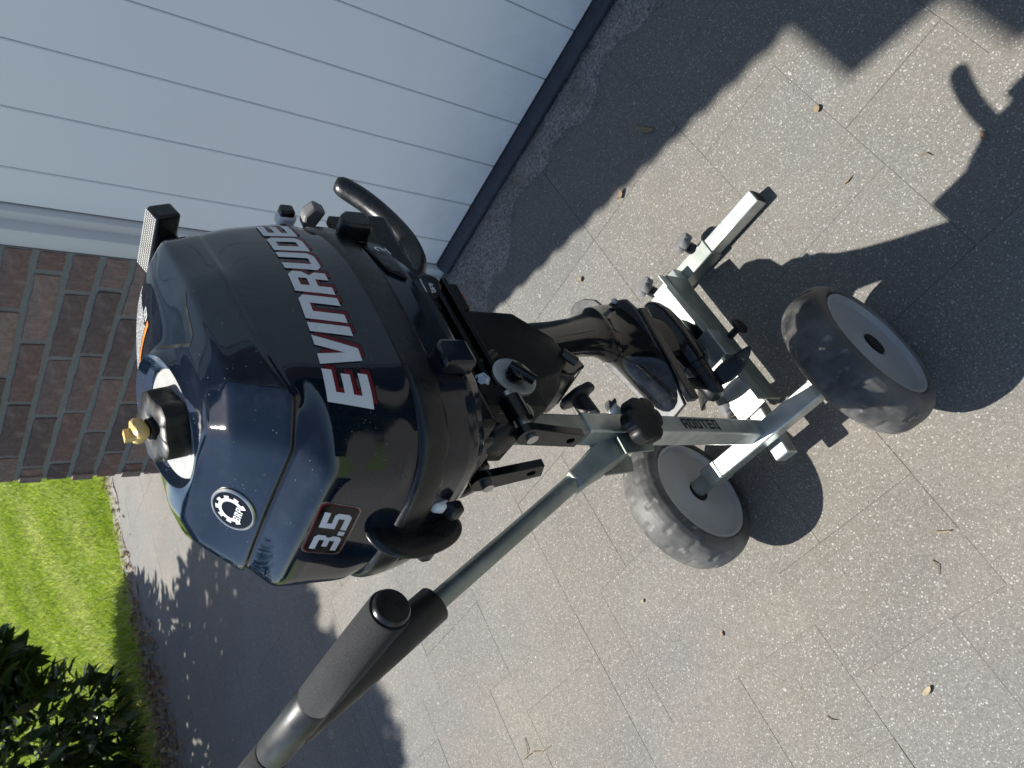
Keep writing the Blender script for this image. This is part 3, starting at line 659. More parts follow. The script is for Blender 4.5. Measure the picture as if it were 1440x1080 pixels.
drape('caution_bar', [[(sx0, sf0), (sx1 + .012, sf0 + .002), (sx1 + .012, sf0 + .010), (sx0, sf0 + .008)]], E(0, 0, 1.25), ex, ey, 'decal_orange', off=.0006, D=-ez, step=.008)

# ------------------------------------------------------------------ fuel cap in its dish, vent screw
def capf(t, a): return 1 + (.085 * max(-1, min(1, 1.6 * math.sin(5 * t + .6))) if a > .002 else 0)
cn = (ez - ey * DT + ex * .03).normalized(); o_ = E(CC[0] + .008, CC[1] - .010, 1.0408)
g = G().lathe(o_, cn, [(-.003, .0535), (.0006, .0535)], n=48); pm('tank_disc', g, 'tank_white', smooth=40)
g = G().lathe(o_, cn, [(.000, .029), (.002, .029), (.003, .0318), (.018, .0314), (.0215, .0305), (.023, .028), (.0322, .0)][:-1] + [(.0232, .012), (.0222, .010)], n=84, fn=capf); cap = pm('fuel_cap', g, 'knob_black', smooth=35)
g = G()
g.lathe(o_ + cn * .022, cn, [(0, .0100), (.004, .0095), (.005, .008)], n=24); k_ = pm('vent_stem', g, 'black_satin', smooth=40); k_.parent = cap
vO = o_ + cn * .0265
def vf(t, a): return 1 + .20 * math.sin(3 * t)
g = G().lathe(vO, cn, [(0, .005), (.002, .0090), (.005, .0105), (.009, .0105), (.012, .009), (.0135, .005)], n=48, fn=vf)
g.box(vO + cn * .0145 - ex * .003, (cn, ex, ey), (.005, .003, .0055)); v_ = pm('vent_screw', g, 'yellow_vent', bevel=.0016, smooth=50); v_.parent = cap
# recoil starter grip standing at the bow end of the top
gu = (ey * .94 + ez * .34).normalized(); gn = (ez * .94 - ey * .34).normalized(); gc = E(-.008, .812, 1.004)
g = G(); g.box(gc, (ex, gu, gn), (.040, .0115, .014)); hd_ = pm('starter_grip', g, 'black_satin', bevel=.004, seg=3)
g = G()
for i in range(24):
    for j in range(6):
        g.box(gc + ex * (-.036 + .072 * i / 23) + gu * (-.0085 + .017 * j / 5) + gn * .0142, (ex, gu, gn), (.0011, .0011, .0009))
kk = pm('grip_knurl', g, 'tank_white', smooth=0); kk.parent = hd_  # pale knurl colour stands in for sunlight on the grip top
g = G(); g.box(E(-.012, .785, .995), (ex, ey, ez), (.014, .024, .010)); kk = pm('grip_neck', g, 'black_satin', bevel=.003); kk.parent = hd_
def crom(P, n=4):
    P = [Vector(p) for p in P]; o = []
    for i in range(len(P) - 1):
        a, b, c, d = P[max(i - 1, 0)], P[i], P[i + 1], P[min(i + 2, len(P) - 1)]
        for k in range(n):
            q = k / n; o.append(.5 * ((2 * b) + (c - a) * q + (2 * a - 5 * b + 4 * c - d) * q * q + (3 * b - a - 3 * c + d) * q ** 3))
    return o + [P[-1]]
def rtube(pts, rad, fn, n=28, up=(1, 0, 0)):
    S = crom([(a, b, 0) for a, b in pts]); Rr = crom([(a, b, 0) for a, b in rad]); return G().tube([fn(p.x, p.y) for p in S], [(r.x, r.y) for r in Rr], n=n, up=up)
# clips on the seal band and the hand grip at the stern
g = G(); g.prism([(-.012, -.018), (.013, -.018), (.013, .006), (.006, .014), (-.006, .015), (-.012, .008)], ey, ez, E(.128, .690, .830), ex, -.012, .010); pm('cowl_clip', g, 'black_satin', bevel=.003)
g = G(); g.prism([(-.014, -.022), (.016, -.022), (.018, .006), (.010, .012), (-.012, .012)], ey, ez, E(.150, .452, .812), ex, -.010, .008); pm('cowl_clip', g, 'navy_shell', bevel=.003)
g = G(); g.prism([(-.008, -.008), (.008, -.012), (.009, .008), (-.008, .010)], ex, ez, E(.050, .797, .862), ey, -.010, .010); pm('band_tab', g, 'white_plastic', bevel=.004)
g = G(); g.box(E(.060, .797, .862), (ex, ey, ez), (.006, .008, .008)); pm('band_tab', g, 'black_satin', bevel=.003)
g = G(); g.prism([(-.010, -.004), (.014, -.012), (.020, .002), (.007, .012), (-.010, .010)], ex, ez, E(.076, .770, .842), ey, -.010, .006); pm('shift_guard', g, 'knob_grey', bevel=.003, label='grey rounded bracket beside the black clip')
def hook(t): return None
hp = [(.362, .872), (.348, .872), (.338, .864), (.332, .850), (.329, .832), (.329, .815), (.333, .800), (.340, .790), (.348, .785)]
g = rtube([(f_ + .006, h_) for f_, h_ in hp], [(.010, .005), (.019, .006), (.022, .0065), (.022, .0065), (.020, .006), (.017, .006), (.015, .0055), (.012, .005), (.006, .003)], lambda f_, h_: E(-.006, f_, h_)); cg = pm('carry_grip', g, 'black_satin', smooth=60)
for s_ in (.030, -.055):
    g = G(); g.prism([(0, .008), (.009, .004), (.012, -.006), (.004, -.013), (0, -.008)], -ey, ez, E(s_, .356, .822), ex, -.006, .006); pm('latch_tab', g, 'white_plastic', bevel=.003)
    g = G(); g.prism([(.0, .004), (.013, -.004), (.013, -.015), (0, -.015)], -ey, ez, E(s_ - .002, .350, .812), ex, -.009, .009); pm('latch_body', g, 'black_satin', bevel=.003)
# bow controls: steering loop, choke panel, stop switch
lp = [(.665, .735), (.685, .718), (.708, .702), (.735, .692), (.775, .692), (.820, .706), (.858, .728), (.884, .750), (.892, .758)]
g = rtube(lp, [(.010, .010), (.012, .0115), (.012, .0125), (.012, .0125), (.012, .013), (.012, .0135), (.012, .0145), (.011, .0135), (.006, .009)], lambda f_, h_: E(.048, f_, h_)); pm('steering_grip', g, 'black_satin', smooth=60)
g = G().loft([[E(.040 + x, f_ , h_ ) for x in (-.016, .018) for f_, h_ in (((a), (b)),)] + [E(.040 + x, f_ + .0, h_ - .016) for x in (.018, -.016) for f_, h_ in (((a), (b)),)] for a, b in ((.780, .788), (.755, .782), (.730, .770), (.705, .752), (.685, .735))])
pl = pm('grip_mount', g, 'black_satin', bevel=.003)
g = G(); g.loft([[E(.066 + .001, a, b) for a, b in q] for q in ([(.79, .81), (.79, .785), (.66, .70), (.64, .72), (.70, .80)],)] + [[E(.052, a, b) for a, b in q] for q in ([(.79, .81), (.79, .785), (.66, .70), (.64, .72), (.70, .80)],)]); pm('throttle_plate', g, 'black_cast', bevel=.003)
# choke mark: ring with a bar
g = G(); mc = E(.0685, .722, .772); mU = ey; mV = ez
def ringp(c0, c1, r0, r1, n=24, a0=0, a1=360): return [[(c0 + r * math.cos(R(a)), c1 + r * math.sin(R(a))) for r, a in ((r0, a0 + (a1 - a0) * i / n), (r1, a0 + (a1 - a0) * i / n), (r1, a0 + (a1 - a0) * (i + 1) / n), (r0, a0 + (a1 - a0) * (i + 1) / n))] for i in range(n)]
tpn = (ex * .96 + ey * .27 - ez * .10).normalized(); tpU = (ey - tpn * ey.dot(tpn)).normalized(); tpV = tpn.cross(tpU)
tpO = E(.1285, .637, .813)
drape('scale_plate', [[(-.052, -.010), (.030, -.016), (.036, .004), (.012, .016), (-.040, .010)]], tpO, tpU, tpV, 'black_cast', off=.0016, D=-tpn, bvh_=lbvh, thick=.004)
flat(g, [[(a + .004, b + .001) for a, b in q] for q in ringp(0, 0, .0032, .0056, 18, -120, 160) + [[(-.009, -.0105), (.006, -.0105), (.006, -.0088), (-.009, -.0088)], [(-.001, -.0078), (.001, -.0078), (.001, -.0057), (-.001, -.0057)]]], lbvh.ray_cast(tpO + tpn * .1, -tpn, .3)[0], tpU, tpV, tpn, .0058); pm('choke_mark', g, 'decal_white', smooth=0)
kc = E(.070, .648, .722); kx = (ex * .85 + ez * .35 - ey * .4).normalized(); ku = (ey - kx * ey.dot(kx)).normalized(); kv = kx.cross(ku)
g = G().lathe(E(.052, .655, .715), kx, [(-.01, .019), (.016, .019), (.020, .016), (.021, .010)], n=36); kn = pm('throttle_knob', g, 'black_satin', smooth=40)
g = G(); kc = E(.052, .655, .715) + kx * .0215
flat(g, ringp(.004, .007, .0028, .0048, 18) + [[(-.012, .000), (.012, .003), (.012, .0042), (-.012, .0012)]], kc, ku, kv, kx, 0)
to_, wo_ = textpolys('OFF', .0050, .0125, gap=1.0); flat(g, [[(a - .008, b - .009) for a, b in q] for q in to_], kc, ku, kv, kx, 0)
kk = pm('knob_marking', g, 'decal_white', smooth=0); kk.parent = kn
g = G(); g.prism([(-.012, -.004), (.012, -.004), (.003, .018), (-.003, .018)], ex, ey, E(.048, .690, .705), ez, -.005, .005); pm('choke_lever', g, 'black_satin', bevel=.002)
g = G(); g.box(E(.052, .640, .678), (ex, ey, ez), (.011, .007, .013)); pm('stop_switch', g, 'red_plastic', bevel=.002)
g = G(); g.box(E(.052, .628, .676), (ex, ey, ez), (.011, .005, .014)); pm('switch_socket', g, 'knob_grey', bevel=.0015)
g = G(); g.box(E(.045, .640, .690), (ex, ey, ez), (.018, .022, .022)); pm('switch_block', g, 'black_cast', bevel=.003)
# engine block seen below the lower cowl
g = G(); g.box(E(-.012, .57, .775), (ex, ey, ez), (.105, .155, .018)); pm('engine_tray', g, 'black_cast', bevel=.006)
g = G(); g.box(E(-.010, .565, .725), (ex, ey, ez), (.062, .075, .05)); pm('engine_block', g, 'black_cast', bevel=.008)
for i in range(5):
    g = G(); g.box(E(-.005, .565, .690 + .016 * i), (ex, ey, ez), (.070 - .002 * i, .088 - .004 * i, .0032)); pm('cooling_rib', g, 'black_cast', bevel=.001)
g = G()
hs = [[(.030, .52 + .01 * i, .75 - .012 * i + .01 * math.sin(i * 1.3)) for i in range(12)], [(.055, .60 + .006 * i, .742 - .006 * i) for i in range(9)], [(.05 + .002 * i, .50 + .004 * i, .735 - .008 * i) for i in range(9)]]
for q, r_ in zip(hs, (.005, .0035, .006)):
    g = G().tube([E(*p) for p in q], r_, n=10); pm('hose', g, 'black_satin', smooth=60)
# swivel bracket cover (faceted, matte)
fp = [(.618, .712), (.652, .676), (.646, .592), (.580, .538), (.520, .536), (.486, .575), (.470, .640), (.505, .700)]
ip = [(.602, .700), (.612, .672), (.606, .600), (.560, .556), (.524, .552), (.500, .582), (.484, .638), (.520, .690)]
g = G().loft([[E(-.058, a, b) for a, b in fp], [E(.028, a, b) for a, b in fp], [E(.064, a, b) for a, b in ip]]); pm('swivel_cover', g, 'black_matte', bevel=.003, smooth=30)
g = G().loft([[E(s_, a, b) for a, b in ((.560, .560), (.538, .520), (.516, .516), (.500, .548), (.510, .590))] for s_ in (-.030, .052)]); pm('tilt_stop', g, 'black_gloss', bevel=.003)
g = G().tube([E(.066, .530, .560), E(.066, .512, .545)], .006, n=16); pm('bolt', g, 'black_satin')
# clamp bracket hooked over the post head
cp_ = [(.515, .748), (.512, .722), (.500, .700), (.488, .686), (.468, .672), (.444, .666), (.426, .674), (.416, .692), (.410, .715), (.408, .745), (.425, .762), (.470, .756)]
for s_ in (.058, -.062):
    g = G().prism(cp_, ey, ez, E(s_, 0, 0), ex, -.007, .007); cb = pm('clamp_arm', g, 'black_gloss', bevel=.004, seg=3)
g = G(); g.box(E(-.002, .462, .748), (ex, ey, ez), (.066, .058, .010)); pm('clamp_bridge', g, 'black_gloss', bevel=.004)
g = G(); g.tube([E(.052, .505, .742), E(.058, .470, .728), E(.064, .450, .706), E(.066, .446, .688), E(.066, .452, .676)], [(.009, .006)] * 5, n=14); pm('tilt_rail', g, 'black_gloss', smooth=60)
g = G(); g.tube([E(-.075, .492, .672), E(.074, .492, .672)], .010, n=20); pm('tilt_pivot', g, 'black_satin')
g = G().lathe(E(.070, .486, .668), ex, [(0, .026), (.004, .026), (.0045, .024), (.0045, .012), (.002, .011)], n=32); pm('sunlit_patch', g, 'zinc', smooth=40)  # zinc ring put in for a sunlit patch on the bracket
g = G().lathe(E(.074, .484, .670), ex, [(0, .0115), (.012, .0115), (.015, .009), (.016, .004)], n=24); pm('swivel_boss', g, 'black_gloss', smooth=40)
g = G().tube([E(.088, .492, .680), E(.088, .466, .656)], .006, n=14); pm('tilt_pin', g, 'black_gloss', smooth=50)
for q in ((.069, .486, .714),):
    g = G().lathe(E(*q), (ez * .5 + ex * .6 - ey * .4), [(0, .009), (.003, .009), (.003, .0065), (.010, .0065), (.011, .005)], n=6); pm('bolt', g, 'bolt_steel', smooth=20)
g = G().lathe(E(.067, .436, .682), (ex), [(-.004, .014), (.003, .014), (.004, .012), (.004, .007), (.006, .0065)], n=28); pm('bolt', g, 'zinc_old', smooth=40)
# two clamp screws with tommy handles and the tilt knob
for (s_, f_, h_), dn in (((.080, .398, .700), (-.011, -.004, -.066)), ((-.012, .402, .716), (.018, -.006, -.060))):
    a = E(s_, f_ - .004, h_); g = G().tube([E(s_, .455, h_), E(s_, .385, h_)], .0065, n=18); scw = pm('clamp_screw', g, 'bolt_steel', smooth=40)
    g = G().tube([E(s_, .445, h_), E(s_, .412, h_)], .0125, n=20); kk = pm('screw_boss', g, 'black_gloss', smooth=40)
    dv_ = (ex * dn[0] + ey * dn[1] + ez * dn[2]); L_ = dv_.length; dv_.normalize(); sd = (ex - dv_ * ex.dot(dv_)).normalized(); nn_ = dv_.cross(sd)
    gg = G(); ho = 12
    outl = [(-.0125 * math.cos(R(q)), -.004 - .0125 * math.sin(R(q))) for q in range(0, 181, 20)]
    outl = [(x, y) for x, y in outl] + [(.0100, L_ + .004), (-.0100, L_ + .004)]
    hc = [( .0042 * math.cos(R(q)), L_ - .010 + .0055 * math.sin(R(q))) for q in range(0, 360, 30)]
    import mathutils.geometry as mg
    tri = mg.tessellate_polygon([[Vector((x, y, 0)) for x, y in outl], [Vector((x, y, 0)) for x, y in hc[::-1]]]); allp = outl + hc[::-1]; nP = len(allp); nO = len(outl)
    tk = (.005, -.005)
    vs_ = [a + sd * x + dv_ * y + nn_ * t for t in tk for x, y in allp]; fs_ = [tuple(q) for q in tri] + [tuple(nP + i for i in reversed(q)) for q in tri]
    for i in range(nO): j = (i + 1) % nO; fs_.append((i, j, nP + j, nP + i))
    for i in range(nP - nO): j = (i + 1) % (nP - nO); fs_.append((nO + i, nO + j, nP + nO + j, nP + nO + i))
    gg.add(vs_, fs_); kk = mk('clamp_handle', gg, 'black_gloss', mot, bevel=.0022, seg=3); kk.parent = scw
g = G().lathe(E(.056, .434, .730), (-ey * .9 + ex * .1 - ez * .15), [(0, .010), (.010, .010), (.017, .0135), (.022, .0195), (.028, .0205), (.032, .018), (.0345, .010)], n=32, fn=lambda t, a: 1 + (.05 * math.sin(6 * t) if a > .021 else 0)); pm('tilt_knob', g, 'knob_black', smooth=45)

# ------------------------------------------------------------------ leg, gearcase, propeller
def ring(s0, f0, f1, hw, h, n=28, p=1.5):
    L = []; cf = (f0 + f1) / 2; hf = (f1 - f0) / 2
    for i in range(n):
        a = 2 * math.pi * i / n; ca_, sa_ = math.cos(a), math.sin(a)
        L.append(E(s0 + hw * math.copysign(abs(ca_) ** .85, ca_), cf + hf * math.copysign(abs(sa_) ** 1.0, sa_), h))
    return L
LS = [(.620, .570, .650, .034), (.560, .578, .655, .029), (.520, .586, .660, .026), (.470, .595, .664, .025), (.420, .602, .672, .025), (.385, .602, .682, .026), (.365, .592, .694, .029), (.362, .588, .697, .0305), (.356, .586, .698, .0305), (.352, .584, .699, .029), (.335, .560, .703, .033), (.322, .525, .704, .037), (.312, .490, .704, .040), (.306, .478, .702, .042)]
g = G().loft([ring(-.018, f0, f1, hw, h) for h, f0, f1, hw in LS]); leg = pm('drive_leg', g, 'black_gloss', smooth=50)
def avout(): return [(-.032, .468), (.002, .469), (.014, .520), (.030, .610), (.034, .650), (.028, .680), (.004, .700), (-.017, .706), (-.024, .733), (-.040, .752), (-.062, .766), (-.080, .765), (-.093, .755), (-.097, .735), (-.094, .700), (-.086, .640), (-.064, .530), (-.048, .480)]
g = G().prism(avout(), ex, ey, EO, ez, .2985, .3055); pm('cavitation_plate', g, 'plate_gloss', bevel=.0015)
g = G().loft([[E(a, b, h) for a, b in ((.016, .469), (.038, .650), (.028, .652), (.004, .471))] for h in (.281, .3005)]); pm('plate_flange', g, 'black_gloss', bevel=.002)
g = G().lathe(E(.016, .684, .318), (ex * .8 + ez * .6), [(-.004, .0055), (.004, .0055), (.0055, .003)], n=18); pm('plug', g, 'bolt_steel', smooth=40)
g = G().loft([ring(-.018, f0, f1, hw, h) for h, f0, f1, hw in ((.302, .560, .690, .014), (.25, .575, .675, .013), (.22, .58, .68, .018), (.20, .58, .68, .022))]); pm('gearcase_neck', g, 'black_gloss', smooth=50)
g = G().lathe(E(-.018, .560, .185), ey, [(0, .026), (.004, .028), (.05, .030), (.09, .030), (.12, .0265), (.142, .019), (.155, .010), (.159, .003)], n=36); pm('gearcase', g, 'black_gloss', smooth=50)
g = G().lathe(E(-.018, .548, .185), ey, [(0, .021), (.010, .023), (.013, .023)], n=32); pm('seal_ring', g, 'black_satin', smooth=50)
g = G().prism([(.585, .165), (.680, .165), (.672, .12), (.640, .075), (.590, .070), (.588, .11)], ey, ez, E(-.018, 0, 0), ex, -.0045, .0045); pm('skeg', g, 'black_gloss', bevel=.003)
g = G().lathe(E(-.018, .492, .185), ey, [(0, .012), (.006, .017), (.03, .020), (.055, .021), (.056, .018)], n=32); prop = pm('propeller', g, 'black_satin', smooth=45)
ctr = E(-.018, .520, .185)
for k in range(3):
    a0 = R(-38 + 120 * k); gg = G(); rows_ = []
    for i in range(9):
        r_ = .016 + .076 * i / 8; wv = .020 + .026 * math.sin(math.pi * min(1, (i + 1.2) / 9.2)) if i < 8 else .012
        row = []
        for j in range(7):
            c_ = (j - 3) / 3; an_ = a0 + c_ * wv * .13 / r_ * (1 if r_ > .03 else .6) + .30 * (i / 8) ** 2; fz = c_ * wv * .42 * (1 - .45 * i / 8) + .004 * i / 8
            row.append(ctr + (ex * math.cos(an_) + ez * math.sin(an_)) * r_ + ey * fz)
        rows_.append(row)
    gg.v = [p for r in rows_ for p in r]; gg.f = [(i * 7 + j, i * 7 + j + 1, (i + 1) * 7 + j + 1, (i + 1) * 7 + j) for i in range(8) for j in range(6)]
    b_ = mk('blade', gg, 'black_satin', mot, smooth=60); b_.parent = prop; md = b_.modifiers.new('t', 'SOLIDIFY'); md.thickness = .0032; md.offset = 0
# ------------------------------------------------------------------ trolley (world frame)
XA = Vector((1, 0, 0)); YA = Vector((0, 1, 0)); ZA = Vector((0, 0, 1))
tro = empty('motor_trolley', (-.56, .5, 0), 'two wheeled galvanised trolley carrying the outboard motor beside the garage door', 'trolley')
def tm(name, g, mat, **k):
    p = k.pop('parent', tro); return mk(name, g, mat, p, **k)
def star(o, ax, r, t, n=6, d=.16, stem=.008, sl=.012):
    g = G().lathe(o, ax, [(-sl, stem), (0, stem), (.001, r * .7), (.003, r * .95), (.005, r), (t - .004, r), (t - .001, r * .93), (t, r * .80), (t + .0005, r * .4)], n=72, fn=lambda q, a: (1 + d * (abs(math.cos(n * q / 2)) ** .6 - .7)) if a > .0005 else 1); return g
# axle beam
AYL = Vector((-.690, .416, .130)); AYR = Vector((-.405, .402, .130)); ad = (AYR - AYL).normalized(); an_ = Vector((-ad.y, ad.x, 0))
g = G(); c = (AYL + AYR) / 2; g.box(c, (ad, an_, ZA), ((AYR - AYL).length / 2 - .022, .016, .016)); beam = tm('axle_beam', g, 'zinc', bevel=.0025)
g = G().tube([AYL - ad * .105, AYL + ad * .022], .0155, n=24); tm('axle_stub', g, 'zinc_old', smooth=50)
g = G().tube([AYR - ad * .02, AYR + ad * .060], .0115, n=24); tm('axle_stub', g, 'zinc_old', smooth=50)
for q in (AYL + ad * .012, AYR - ad * .020):
    g = G(); g.box(q, (ad, an_, ZA), (.018, .0175, .0175)); tm('beam_end', g, 'zinc_old', bevel=.003)
g = G(); g.box(AYR + Vector((-.022, .0, -.030)), (ad, an_, ZA), (.022, .020, .014)); tm('lock_block', g, 'black_gloss', bevel=.004)
g = G(); g.tube([AYR + Vector((-.010, -.024, -.030)), AYR + Vector((-.004, -.036, -.034)), AYR + Vector((.012, -.040, -.030))], .003, n=10); tm('spring_clip', g, 'bolt_steel')
# spine from the axle to the foot bar
S0 = Vector((-.572, .368, .088)); S1 = Vector((-.545, .800, .052)); sd_ = (S1 - S0).normalized(); sx_ = sd_.cross(ZA).normalized(); sz_ = sx_.cross(sd_).normalized()
g = G(); g.box((S0 + S1) / 2, (sd_, sx_, sz_), ((S1 - S0).length / 2, .015, .015)); tm('spine_beam', g, 'zinc', bevel=.0025)
# foot bar: outer middle tube, two inner ends
F0 = Vector((-.700, .800, .020)); F1 = Vector((-.333, .786, .020)); fd = (F1 - F0).normalized(); fn_ = Vector((-fd.y, fd.x, 0))
def fb_(a, b, r, nm, mt): 
    g = G(); L = (F1 - F0).length; p = F0 + fd * a * L; q = F0 + fd * b * L; g.box((p + q) / 2, (fd, fn_, ZA), ((q - p).length / 2, r, r)); return tm(nm, g, mt, bevel=.002)
fb_(.25, .655, .0185, 'foot_sleeve', 'zinc_old'); fb_(.64, 1.0, .0152, 'foot_bar', 'zinc'); fb_(0, .26, .0152, 'foot_bar', 'zinc')
g = G(); g.box(F1 + fd * .0004, (fd, fn_, ZA), (.0012, .0125, .0125)); tm('tube_end', g, 'hollow_dark')  # dark sheet painting the shade inside the open tube
for a, (dx, dy) in ((.58, (-.0, .5)), (.25, (0, .5))):
    o_ = F0 + fd * (a * .367) + Vector((0, .020, .014)); ax_ = Vector((dx, dy + .15, .80)).normalized()
    g = star(o_ + ax_ * .016, ax_, .021, .018, d=.14, stem=.007, sl=.018); tm('star_knob', g, 'knob_grey', smooth=35, label='grey star knob on the foot bar')
    g = G().lathe(o_ + ax_ * .0, ax_, [(0, .011), (.012, .011)], n=24); tm('knob_collar', g, 'black_satin', smooth=40)
# L shaped skeg rest above the spine
B0 = Vector((-.552, .775, .108)); B1 = Vector((-.548, .462, .108)); 
g = G()
prof = [(-.048, .0), (-.048, .003), (-.003, .003), (-.003, .034), (.0005, .034), (.0005, -.0), ]
g.loft([[Vector((x + q.x + .018, q.y, z + q.z - .012)) for x, z in prof] for q in (B0, B1)]); tm('skeg_rest', g, 'zinc', bevel=.0008)
g = G(); g.box((-.5335, .62, .078), (XA, YA, ZA), (.0025, .155, .030)); tm('rest_side_plate', g, 'zinc_old', bevel=.0008)
g = G(); g.box((-.548, .588, .135), (XA, YA, ZA), (.026, .030, .0016)); g.box((-.5225, .588, .118), (XA, YA, ZA), (.0016, .030, .0175)); tm('clamp_plate', g, 'zinc', bevel=.0008)
g = G().lathe((-.556, .590, .136), ZA, [(0, .0105), (.0018, .0105), (.002, .006), (.012, .0055)], n=24); tm('bolt', g, 'bolt_steel', smooth=40)
g = G(); g.box((-.566, .500, .100), (XA, YA, ZA), (.030, .040, .0018)); tm('rest_foot_plate', g, 'zinc', bevel=.0008)
o_ = Vector((-.518, .600, .085)); g = star(o_ + XA * .020, XA, .0165, .010, d=.04, stem=.0065, sl=.022); tm('star_knob', g, 'knob_black', smooth=35, label='black knob on the side of the skeg rest')
o_ = Vector((-.590, .508, .075)); ax_ = Vector((-.75, 0, .65)).normalized(); g = star(o_ + ax_ * .012, ax_, .020, .020, d=.14, stem=.008, sl=.020); tm('star_knob', g, 'knob_grey', smooth=35, label='grey star knob next to the spine beam')
g = G().lathe(o_ - ax_ * .004, ax_, [(0, .012), (.013, .012)], n=24); tm('knob_collar', g, 'black_satin', smooth=40)
# upright post: outer tube, inner tube going up into the clamp
PB = Vector((-.570, .420, .118)); PM = Vector((-.5360, .4150, .593)); PT = Vector((-.5210, .4100, .812)); pd = (PM - PB).normalized(); px_ = (XA - pd * pd.x).normalized(); py_ = pd.cross(px_)
g = G(); g.box((PB + PM) / 2, (pd, px_, py_), ((PM - PB).length / 2, .0158, .0158)); post = tm('upright_post', g, 'zinc', bevel=.003)
g = G(); g.box((PM + PT) / 2 - pd * .01, (pd, px_, py_), ((PT - PM).length / 2 + .02, .0142, .0142)); tm('inner_post', g, 'zinc_old', bevel=.0025)
g = G(); g.box(PT + Vector((.012, -.006, -.05)), (pd, px_, py_), (.045, .050, .0135)); tm('transom_board', g, 'black_matte', bevel=.003)
# stencilled maker name down the post
tq, wq = textpolys('ROOTEQ', .0190, .098, gap=.8)
fc = PB + (PM - PB) * .435 + px_ * .0163
g = G(); U2 = -pd; V2 = YA - pd * pd.y; V2.normalize()
for P in tq: 
    # split each glyph at two thirds height, like a stencil bridge
    g.add([fc + U2 * (a - wq / 2) + V2 * (b - .0085) for a, b in P], [tuple(range(len(P)))])
tm('post_lettering', g, 'stamp_black', smooth=0)
o_ = PB + (PM - PB) * .915 + py_ * 0; 
kd = Vector((0, 1, 0)); o2 = o_ + Vector((0, .018, 0)); g = star(o2 + kd * .032, (kd + ZA * .25 + XA * .1).normalized(), .0265, .013, n=7, d=.10, stem=.0125, sl=.028); tm('star_knob', g, 'knob_black', smooth=35, label='black star knob on the far side of the post')
g = G().lathe(o2, kd, [(-.003, .011), (.006, .011), (.0065, .006), (.012, .0055)], n=6); tm('bolt', g, 'bolt_steel', smooth=20)
# bent spring hook
hk = PB + (PM - PB) * .73 + Vector((0, .016, 0)); g = G().loft([[hk + Vector((x, y, z)) for x in (-.009, .009) for y, z in ((y_, z_),)] + [hk + Vector((x, y_ + .001, z_ - .003)) for x in (.009, -.009)] for y_, z_ in ((0, 0), (.008, .006), (.013, .020), (.022, .026), (.034, .022))]); tm('line_hook', g, 'zinc', bevel=.0006)
g = G(); g.prism([(0, 0), (.02, 0), (.022, .006), (.014, .006), (.012, .011), (.004, .012), (0, .008)], XA, YA, hk + Vector((-.01, .026, .022)), ZA, 0, .003); tm('hook_catch', g, 'black_satin', bevel=.0006)
# hinge bracket and handle
HP = Vector((-.5527, .4020, .512)); HM = Vector((-.725, .2170, .9680)); hd = (HM - HP).normalized()
hs_ = Vector((1, 0, 0)) - hd * hd.x; hs_.normalize(); hn = hd.cross(hs_)
for s_, mt in ((-.024, 'zinc_old'), (.0225, 'zinc_old')):
    g = G().prism([(-.030, .030), (.030, .024), (.028, -.022), (-.006, -.040), (-.028, -.028)], YA, ZA, HP + XA * s_ + Vector((0, -.004, .0)), XA, -.0014, .0014); tm('hinge_cheek', g, mt, bevel=.0005)
g = G().loft([[HP + hd * a + hs_ * (x * w) + hn * (y * t) for x, y in ((-1, -1), (1, -1), (1, 1), (-1, 1))] for a, w, t in ((-.016, .018, .017), (.004, .0215, .020), (.035, .0215, .019), (.078, .0150, .0145), (.100, .0135, .0135))]); tm('hinge_sleeve', g, 'zinc_old', bevel=.003)
g = star(HP + XA * .036 - hd * .002, (XA * .93 - YA * .25), .031, .024, n=6, d=.20, stem=.011, sl=.024); tm('star_knob', g, 'knob_black', smooth=35, label='large black star knob clamping the handle hinge')
g = G().tube([HP - XA * .035, HP + XA * .040], .0055, n=12); tm('hinge_bolt', g, 'bolt_steel')
g = G().tube([HP + hd * .07, HM - hd * .03], .0115, n=28); tm('handle_tube', g, 'zinc_old', smooth=50)
# plastic tee sleeve and foam grips along +X
c0 = HM; end = Vector((-.504, .2170, .9680)); 
g = G().tube([c0 - hd * .185, c0 - hd * .183, c0 - hd * .13, c0 - hd * .06, c0], [.0195, .0210, .0212, .0212, .0200], n=32); tm('tee_sleeve', g, 'sleeve_plastic', smooth=50)
g = G().tube([c0 + XA * .059, c0 + XA * .057, c0 - XA * .057, c0 - XA * .059], [.0165, .0178, .0178, .0165], n=36); tm('tee_socket', g, 'sleeve_plastic', smooth=50)
for a, b in ((.060, (end - c0).x), (-.060, -(end - c0).x)):
    sg = 1 if a > 0 else -1
    gr = G().tube([c0 + XA * q for q in (a, a + sg * .0015, a + (b - a) * .5, b - sg * .0015, b)], [.0165, .0182, .0187, .0184, .0178], n=40); gp_ = tm('foam_grip', gr, 'foam', smooth=50)
    g = G().tube([c0 + XA * (b - sg * .001), c0 + XA * (b + sg * .004), c0 + XA * (b + sg * .0060), c0 + XA * (b + sg * .0066)], [.0160, .0160, .0145, .004], n=36); tm('end_cap', g, 'black_satin', smooth=45)
g = G().lathe(c0 - hd * .09 + XA * .0212 + hn * 0, XA, [(0, .0045), (.0008, .0045), (.0009, .0032), (.0009, .0005)], n=20); tm('sleeve_plug', g, 'black_satin', smooth=30)
